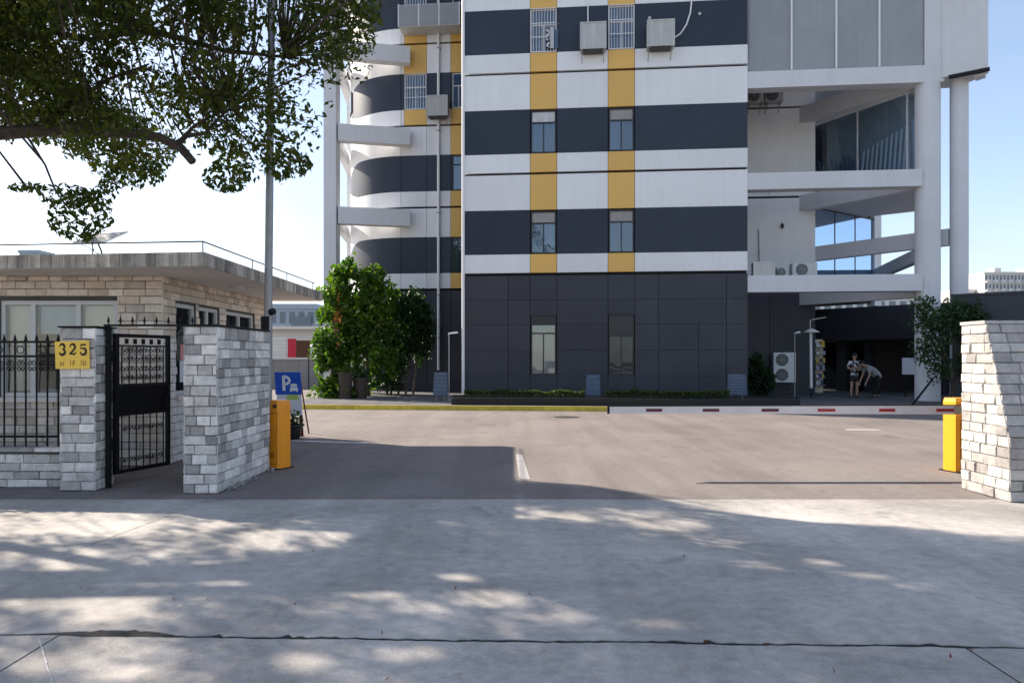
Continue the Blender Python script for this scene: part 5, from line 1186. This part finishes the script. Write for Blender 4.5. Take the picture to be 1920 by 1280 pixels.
# ================================================================== PEOPLE
def skin(name, joints, bones, m, parent, root, sub=2):
    me = bpy.data.meshes.new(name); names = list(joints); idx = {n_:i for i,n_ in enumerate(names)}
    bm = bmesh.new(); ly = bm.verts.layers.skin.verify(); vs = []
    for n_ in names:
        (p_, r_) = joints[n_]; v = bm.verts.new(p_); v[ly].radius = (r_,r_) if not isinstance(r_,tuple) else r_; v[ly].use_root = (n_ == root); vs.append(v)
    for a,b_ in bones: bm.edges.new((vs[idx[a]],vs[idx[b_]]))
    bm.to_mesh(me); bm.free()
    o = link(name, me, m, parent); s_ = o.modifiers.new('skin','SKIN'); s_.use_smooth_shade = True
    u_ = o.modifiers.new('subdivision','SUBSURF'); u_.levels = sub; u_.render_levels = sub
    return o
def hand(j, b, side, wrist, down, out, fwd):
    """palm and five fingers hung from a wrist"""
    w = Vector(wrist); dn = Vector(down).normalized(); ou = Vector(out).normalized(); fw = Vector(fwd).normalized()
    j[side+'palm'] = (w+dn*0.06, (0.028,0.016)); b.append((side+'wrist',side+'palm'))
    for k,l in enumerate((0.068,0.078,0.072,0.055)):
        o_ = fw*(0.024-0.016*k); j[f'{side}f{k}a'] = (w+dn*0.095+o_, 0.009); j[f'{side}f{k}b'] = (w+dn*(0.095+l*0.55)+o_-ou*0.008, 0.008); j[f'{side}f{k}c'] = (w+dn*(0.095+l)+o_-ou*0.022, 0.006)
        b += [(side+'palm',f'{side}f{k}a'),(f'{side}f{k}a',f'{side}f{k}b'),(f'{side}f{k}b',f'{side}f{k}c')]
    j[side+'ta'] = (w+dn*0.045+fw*0.035, 0.010); j[side+'tb'] = (w+dn*0.085+fw*0.05, 0.008); b += [(side+'palm',side+'ta'),(side+'ta',side+'tb')]
def head_bits(par, c, fw, up, r=0.098):
    c = Vector(c); fw = Vector(fw).normalized(); up = Vector(up).normalized(); rt = fw.cross(up)
    mb = MB(); n = 12; prof = []
    for i in range(5):
        a = math.radians(8+i*21); 
        for k in range(n):
            t_ = 2*math.pi*k/n; lat = math.cos(a) if i else 1.0
            dirv = up*math.cos(math.radians(i*24)) + (rt*math.cos(t_)+fw*math.sin(t_))*math.sin(math.radians(i*24))
            if dirv.dot(fw) > 0.55 and i > 2: dirv = (dirv - fw*0.35).normalized()
            mb.v.append(tuple(c+up*0.02+dirv*r*1.10))
    for i in range(4):
        for k in range(n): mb.f.append((i*n+k,i*n+(k+1)%n,(i+1)*n+(k+1)%n,(i+1)*n+k))
    mb.build('hair','hair',par,True)
    for s_ in (-1,1):
        e = c+fw*(r*0.92)+rt*(0.034*s_)+up*0.0; MB().lathe([(0.004,-0.008),(0.011,0),(0.004,0.008)],0,0,8).build('eye','hair',par).location = e
    m_ = c+fw*(r*0.90)-up*0.058; MB().box(-0.022,0.022,-0.006,0.006,-0.004,0.004).build('mouth','far_red',par).location = m_
# standing person facing the gate
p1_ = thing('person', 'person standing in a black and white patterned shirt with bare legs', 'person', (12.72,27.75,0.115))
j = {'pelvis':((0,0,0.86),(0.13,0.10)),'waist':((0,0,1.0),(0.115,0.09)),'chest':((0,0.0,1.2),(0.14,0.10)),'neckb':((0,0,1.36),0.06),'neck':((0,-0.01,1.42),0.045),'jaw':((0,-0.03,1.47),0.062),'head':((0,-0.015,1.54),0.088),'crown':((0,-0.005,1.60),0.062),'nose':((0,-0.125,1.535),0.012)}
b = [('pelvis','waist'),('waist','chest'),('chest','neckb'),('neckb','neck'),('neck','jaw'),('jaw','head'),('head','crown'),('head','nose')]
for s_,sg in (('l',1),('r',-1)):
    j[s_+'ear'] = ((0.095*sg,0,1.535),0.016); b.append(('head',s_+'ear'))
    j[s_+'sh'] = ((0.17*sg,0,1.31),0.056); j[s_+'el'] = ((0.25*sg,-0.04,1.06),0.042); wr = (0.10*sg+0.03,-0.20,1.02 if sg > 0 else 1.10); j[s_+'wrist'] = (wr,0.028)
    b += [('chest',s_+'sh'),(s_+'sh',s_+'el'),(s_+'el',s_+'wrist')]; hand(j,b,s_,wr,(-0.8*sg,-0.35,0.15),(0,-1,0),(0,0.1,1))
    j[s_+'hip'] = ((0.085*sg,0,0.80),0.088); j[s_+'knee'] = ((0.10*sg,-0.015,0.45),0.055); j[s_+'calf'] = ((0.105*sg,0.015,0.30),0.052); j[s_+'ank'] = ((0.11*sg,0.02,0.075),0.033); j[s_+'heel'] = ((0.11*sg,0.04,0.035),0.032); j[s_+'toe'] = ((0.13*sg,-0.13,0.028),0.026)
    b += [('pelvis',s_+'hip'),(s_+'hip',s_+'knee'),(s_+'knee',s_+'calf'),(s_+'calf',s_+'ank'),(s_+'ank',s_+'heel'),(s_+'heel',s_+'toe')]
skin('body',j,b,'skin',p1_,'pelvis'); head_bits(p1_,(0,-0.015,1.54),(0,-1,0),(0,0,1))
sj = {k_:j[k_] for k_ in ('waist','chest')}; sj['hem'] = ((0,0,0.76),(0.17,0.13)); sj['hemb'] = ((0,0,0.86),(0.165,0.125)); sj['waist'] = ((0,0,1.02),(0.155,0.12)); sj['chest'] = ((0,0,1.2),(0.17,0.125)); sj['col'] = ((0,0,1.35),0.075)
sb_ = [('hem','hemb'),('hemb','waist'),('waist','chest'),('chest','col')]
for s_,sg in (('l',1),('r',-1)): sj[s_+'s'] = ((0.17*sg,0,1.31),0.075); sj[s_+'e'] = ((0.235*sg,-0.025,1.12),0.068); sb_ += [('chest',s_+'s'),(s_+'s',s_+'e')]
skin('shirt',sj,sb_,'shirt_pattern',p1_,'hem')
sj = {'w':((0,0,0.98),(0.135,0.105)),'c':((0,0,0.80),(0.14,0.11))}; sb_ = [('w','c')]
for s_,sg in (('l',1),('r',-1)): sj[s_+'t'] = ((0.09*sg,0,0.72),0.105); sj[s_+'k'] = ((0.10*sg,-0.01,0.55),0.088); sb_ += [('c',s_+'t'),(s_+'t',s_+'k')]
skin('shorts',sj,sb_,'shorts',p1_,'w')
for sg in (-1,1): MB().hull8([(0.075*sg-0.035+0.035*sg,-0.17,0),(0.075*sg+0.035+0.035*sg,-0.17,0),(0.075*sg+0.035+0.035*sg,0.08,0),(0.075*sg-0.035+0.035*sg,0.08,0)],[(0.11*sg-0.03,-0.15,0.05),(0.11*sg+0.03,-0.15,0.05),(0.11*sg+0.03,0.07,0.08),(0.11*sg-0.03,0.07,0.08)]).build('shoe','shoe',p1_)
# stooping person facing left
p2_ = thing('person', 'person in a grey shirt and black trousers stooping with arms reaching down', 'person', (13.36,27.55,0.115))
j = {'pelvis':((0.10,0,0.82),(0.13,0.12)),'waist':((0.0,0,0.95),(0.12,0.12)),'chest':((-0.18,0,1.10),(0.13,0.14)),'neckb':((-0.31,0,1.17),0.06),'neck':((-0.36,0,1.20),0.045),'jaw':((-0.43,0,1.19),0.06),'head':((-0.45,0,1.255),0.088),'crown':((-0.44,0,1.32),0.062),'nose':((-0.56,0,1.225),0.012)}
b = [('pelvis','waist'),('waist','chest'),('chest','neckb'),('neckb','neck'),('neck','jaw'),('jaw','head'),('head','crown'),('head','nose')]
for s_,sg in (('l',1),('r',-1)):
    j[s_+'ear'] = ((-0.43,0.095*sg,1.25),0.016); b.append(('head',s_+'ear'))
    j[s_+'sh'] = ((-0.26,0.17*sg,1.09),0.056); j[s_+'el'] = ((-0.30-0.04*sg,0.19*sg,0.82),0.042); wr = (-0.40-0.06*sg,0.12*sg,0.60); j[s_+'wrist'] = (wr,0.028)
    b += [('chest',s_+'sh'),(s_+'sh',s_+'el'),(s_+'el',s_+'wrist')]; hand(j,b,s_,wr,(-0.25,0,-1),(0,sg,0),(-1,0,0.1))
    j[s_+'hip'] = ((0.10,0.085*sg,0.77),0.088); j[s_+'knee'] = ((0.03-0.04*sg,0.10*sg,0.44),0.056); j[s_+'calf'] = ((0.08-0.04*sg,0.10*sg,0.29),0.05); j[s_+'ank'] = ((0.09-0.04*sg,0.10*sg,0.07),0.033); j[s_+'heel'] = ((0.11-0.04*sg,0.10*sg,0.035),0.032); j[s_+'toe'] = ((-0.06-0.04*sg,0.11*sg,0.028),0.026)
    b += [('pelvis',s_+'hip'),(s_+'hip',s_+'knee'),(s_+'knee',s_+'calf'),(s_+'calf',s_+'ank'),(s_+'ank',s_+'heel'),(s_+'heel',s_+'toe')]
skin('body',j,b,'skin',p2_,'pelvis'); head_bits(p2_,(-0.45,0,1.255),(-1,0,-0.15),(-0.15,0,1))
sj = {'hem':((0.19,0,0.70),(0.165,0.155)),'hemb':((0.12,0,0.80),(0.165,0.155)),'waist':((0.0,0,0.96),(0.155,0.16)),'chest':((-0.18,0,1.11),(0.155,0.17)),'col':((-0.30,0,1.165),0.075)}; sb_ = [('hem','hemb'),('hemb','waist'),('waist','chest'),('chest','col')]
for s_,sg in (('l',1),('r',-1)): sj[s_+'s'] = ((-0.26,0.17*sg,1.09),0.075); sj[s_+'e'] = ((-0.285-0.03*sg,0.185*sg,0.90),0.066); sb_ += [('chest',s_+'s'),(s_+'s',s_+'e')]
skin('shirt',sj,sb_,'shirt_grey',p2_,'hem')
sj = {'w':((0.05,0,0.93),(0.135,0.13)),'c':((0.11,0,0.77),(0.14,0.125))}; sb_ = [('w','c')]
for s_,sg in (('l',1),('r',-1)): sj[s_+'t'] = ((0.09,0.09*sg,0.70),0.10); sj[s_+'k'] = ((0.03-0.04*sg,0.10*sg,0.44),0.078); sj[s_+'a'] = ((0.09-0.04*sg,0.10*sg,0.10),0.06); sb_ += [('c',s_+'t'),(s_+'t',s_+'k'),(s_+'k',s_+'a')]
skin('trousers',sj,sb_,'trouser',p2_,'w')
for sg in (-1,1): MB().hull8([(-0.11-0.04*sg,0.105*sg-0.035,0),(0.15-0.04*sg,0.105*sg-0.035,0),(0.15-0.04*sg,0.105*sg+0.035,0),(-0.11-0.04*sg,0.105*sg+0.035,0)],[(-0.09-0.04*sg,0.105*sg-0.03,0.05),(0.14-0.04*sg,0.105*sg-0.03,0.08),(0.14-0.04*sg,0.105*sg+0.03,0.08),(-0.09-0.04*sg,0.105*sg+0.03,0.05)]).build('shoe','shoe',p2_)

# ================================================================== FAR BUILDINGS
def tower(label, x0, x1, y, dep, z1, nw, nf, body='far_white', win='far_glass', balc=True, extra=None):
    t = thing('apartment_block', label, 'building', ((x0+x1)/2,y,0)); w = x1-x0
    pbox(t,'wall',body,-w/2,w/2,0,dep,0,z1); pbox(t,'parapet',body,-w/2-0.2,w/2+0.2,-0.2,dep+0.2,z1,z1+0.6)
    fh = z1/nf; wm = MB(); bm_ = MB()
    for f in range(nf):
        for k in range(nw):
            a = -w/2+w*(k+0.2)/nw; c = -w/2+w*(k+0.8)/nw; wm.box(a,c,-0.05,-0.01,f*fh+fh*0.3,f*fh+fh*0.85)
            if balc and k % 2 == 0: bm_.box(a-0.2,c+0.2,-1.2,-0.06,f*fh+fh*0.02,f*fh+fh*0.12); bm_.box(a-0.2,c+0.2,-1.25,-1.205,f*fh+fh*0.02,f*fh+fh*0.32)
    stuff(wm.build('windows',win,t))
    if bm_.v: stuff(bm_.build('balconies',body,t))
    if extra: extra(t, w)
    return t
k_ = 220/FPX
def roofbits(t, w):
    for a in (-0.3,0.05,0.3): pbox(t,'roof_house','far_white',w*a-1,w*a+1,2,6,26.8,28.2)
tower('white apartment tower with gridded balconies beyond the perimeter wall', (1846-U0)*k_, (2010-U0)*k_, 220, 16, 26.2, 24, 10, extra=roofbits)
tower('lower white block left of the gridded apartment tower', (1812-U0)*k_, (1844-U0)*k_, 224, 14, 21.5, 5, 7, balc=False)
tower('pale far block glimpsed above the dark entrance canopy', 58, 84, 150, 12, 13.4, 12, 4, balc=False)
def glz(t, w): pbox(t,'blue_bay','far_glass',w*0.02,w*0.42,-0.4,-0.06,3.2,6.6)
tower('blue-grey far building between the guardhouse roof and the vines', -30, -24.2, 92, 10, 7.6, 5, 3, body='far_blue', balc=False, extra=glz)
tower('small pale far tower peeping over the guardhouse roof', -99, -95.2, 150, 5, 22.6, 3, 7, body='far_blue', balc=False)
tower('long white low far building behind the parking sign', -44, -31, 110, 12, 8.6, 10, 3, balc=False)
an = thing('annex', 'low white annex with a red door panel behind the parking sign', 'building', (-13.2,44,0))
pbox(an,'wall','far_white',-6,3.6,0,6,0,3.25); pbox(an,'roof','far_white',-6.2,3.8,-0.5,6.2,3.252,3.42)
pbox(an,'red_panel','far_red',0.0,0.48,-0.03,-0.002,1.35,2.7); pbox(an,'doorway','far_brown',0.5,1.3,-0.03,-0.002,1.35,2.6); pbox(an,'shutter','sign_white',-1.6,-0.1,-0.04,-0.002,1.4,2.75)
for k in range(6): pbox(an,'slat','far_white',-1.58,-0.12,-0.055,-0.0405,1.45+k*0.21,1.62+k*0.21)
rw = thing('retaining_wall', 'grey retaining wall below the white annex', 'wall', (-15,38.5,0))
for k in range(4): pbox(rw,'wall_panel','far_grey',-5+k*3.0,-2.01+k*3.0,0,0.4,0,1.5)
pbox(rw,'coping','far_white',-5,7,-0.05,0.45,1.502,1.6)
MB().tube([(4.6,-0.3,0),(4.6,-0.3,1.75),(5.2,-0.3,1.95)],0.03,6).build('handrail','black_iron',rw)

# ================================================================== SMALL LITTER
g = random.Random(19); fl = []
for _ in range(26):
    u = g.uniform(-100,2000); v = g.uniform(945,1275); Y = FPX*EYE/(v-V0); fl.append(((u-U0)*Y/FPX, Y, 0.006))
stuff(tag(leaves('fallen_leaves', fl, 0.035, 'leaf_rust', None, 21, up=3.0, narrow=0.4), 'tiny dry leaves scattered over the concrete apron', 'leaves'))
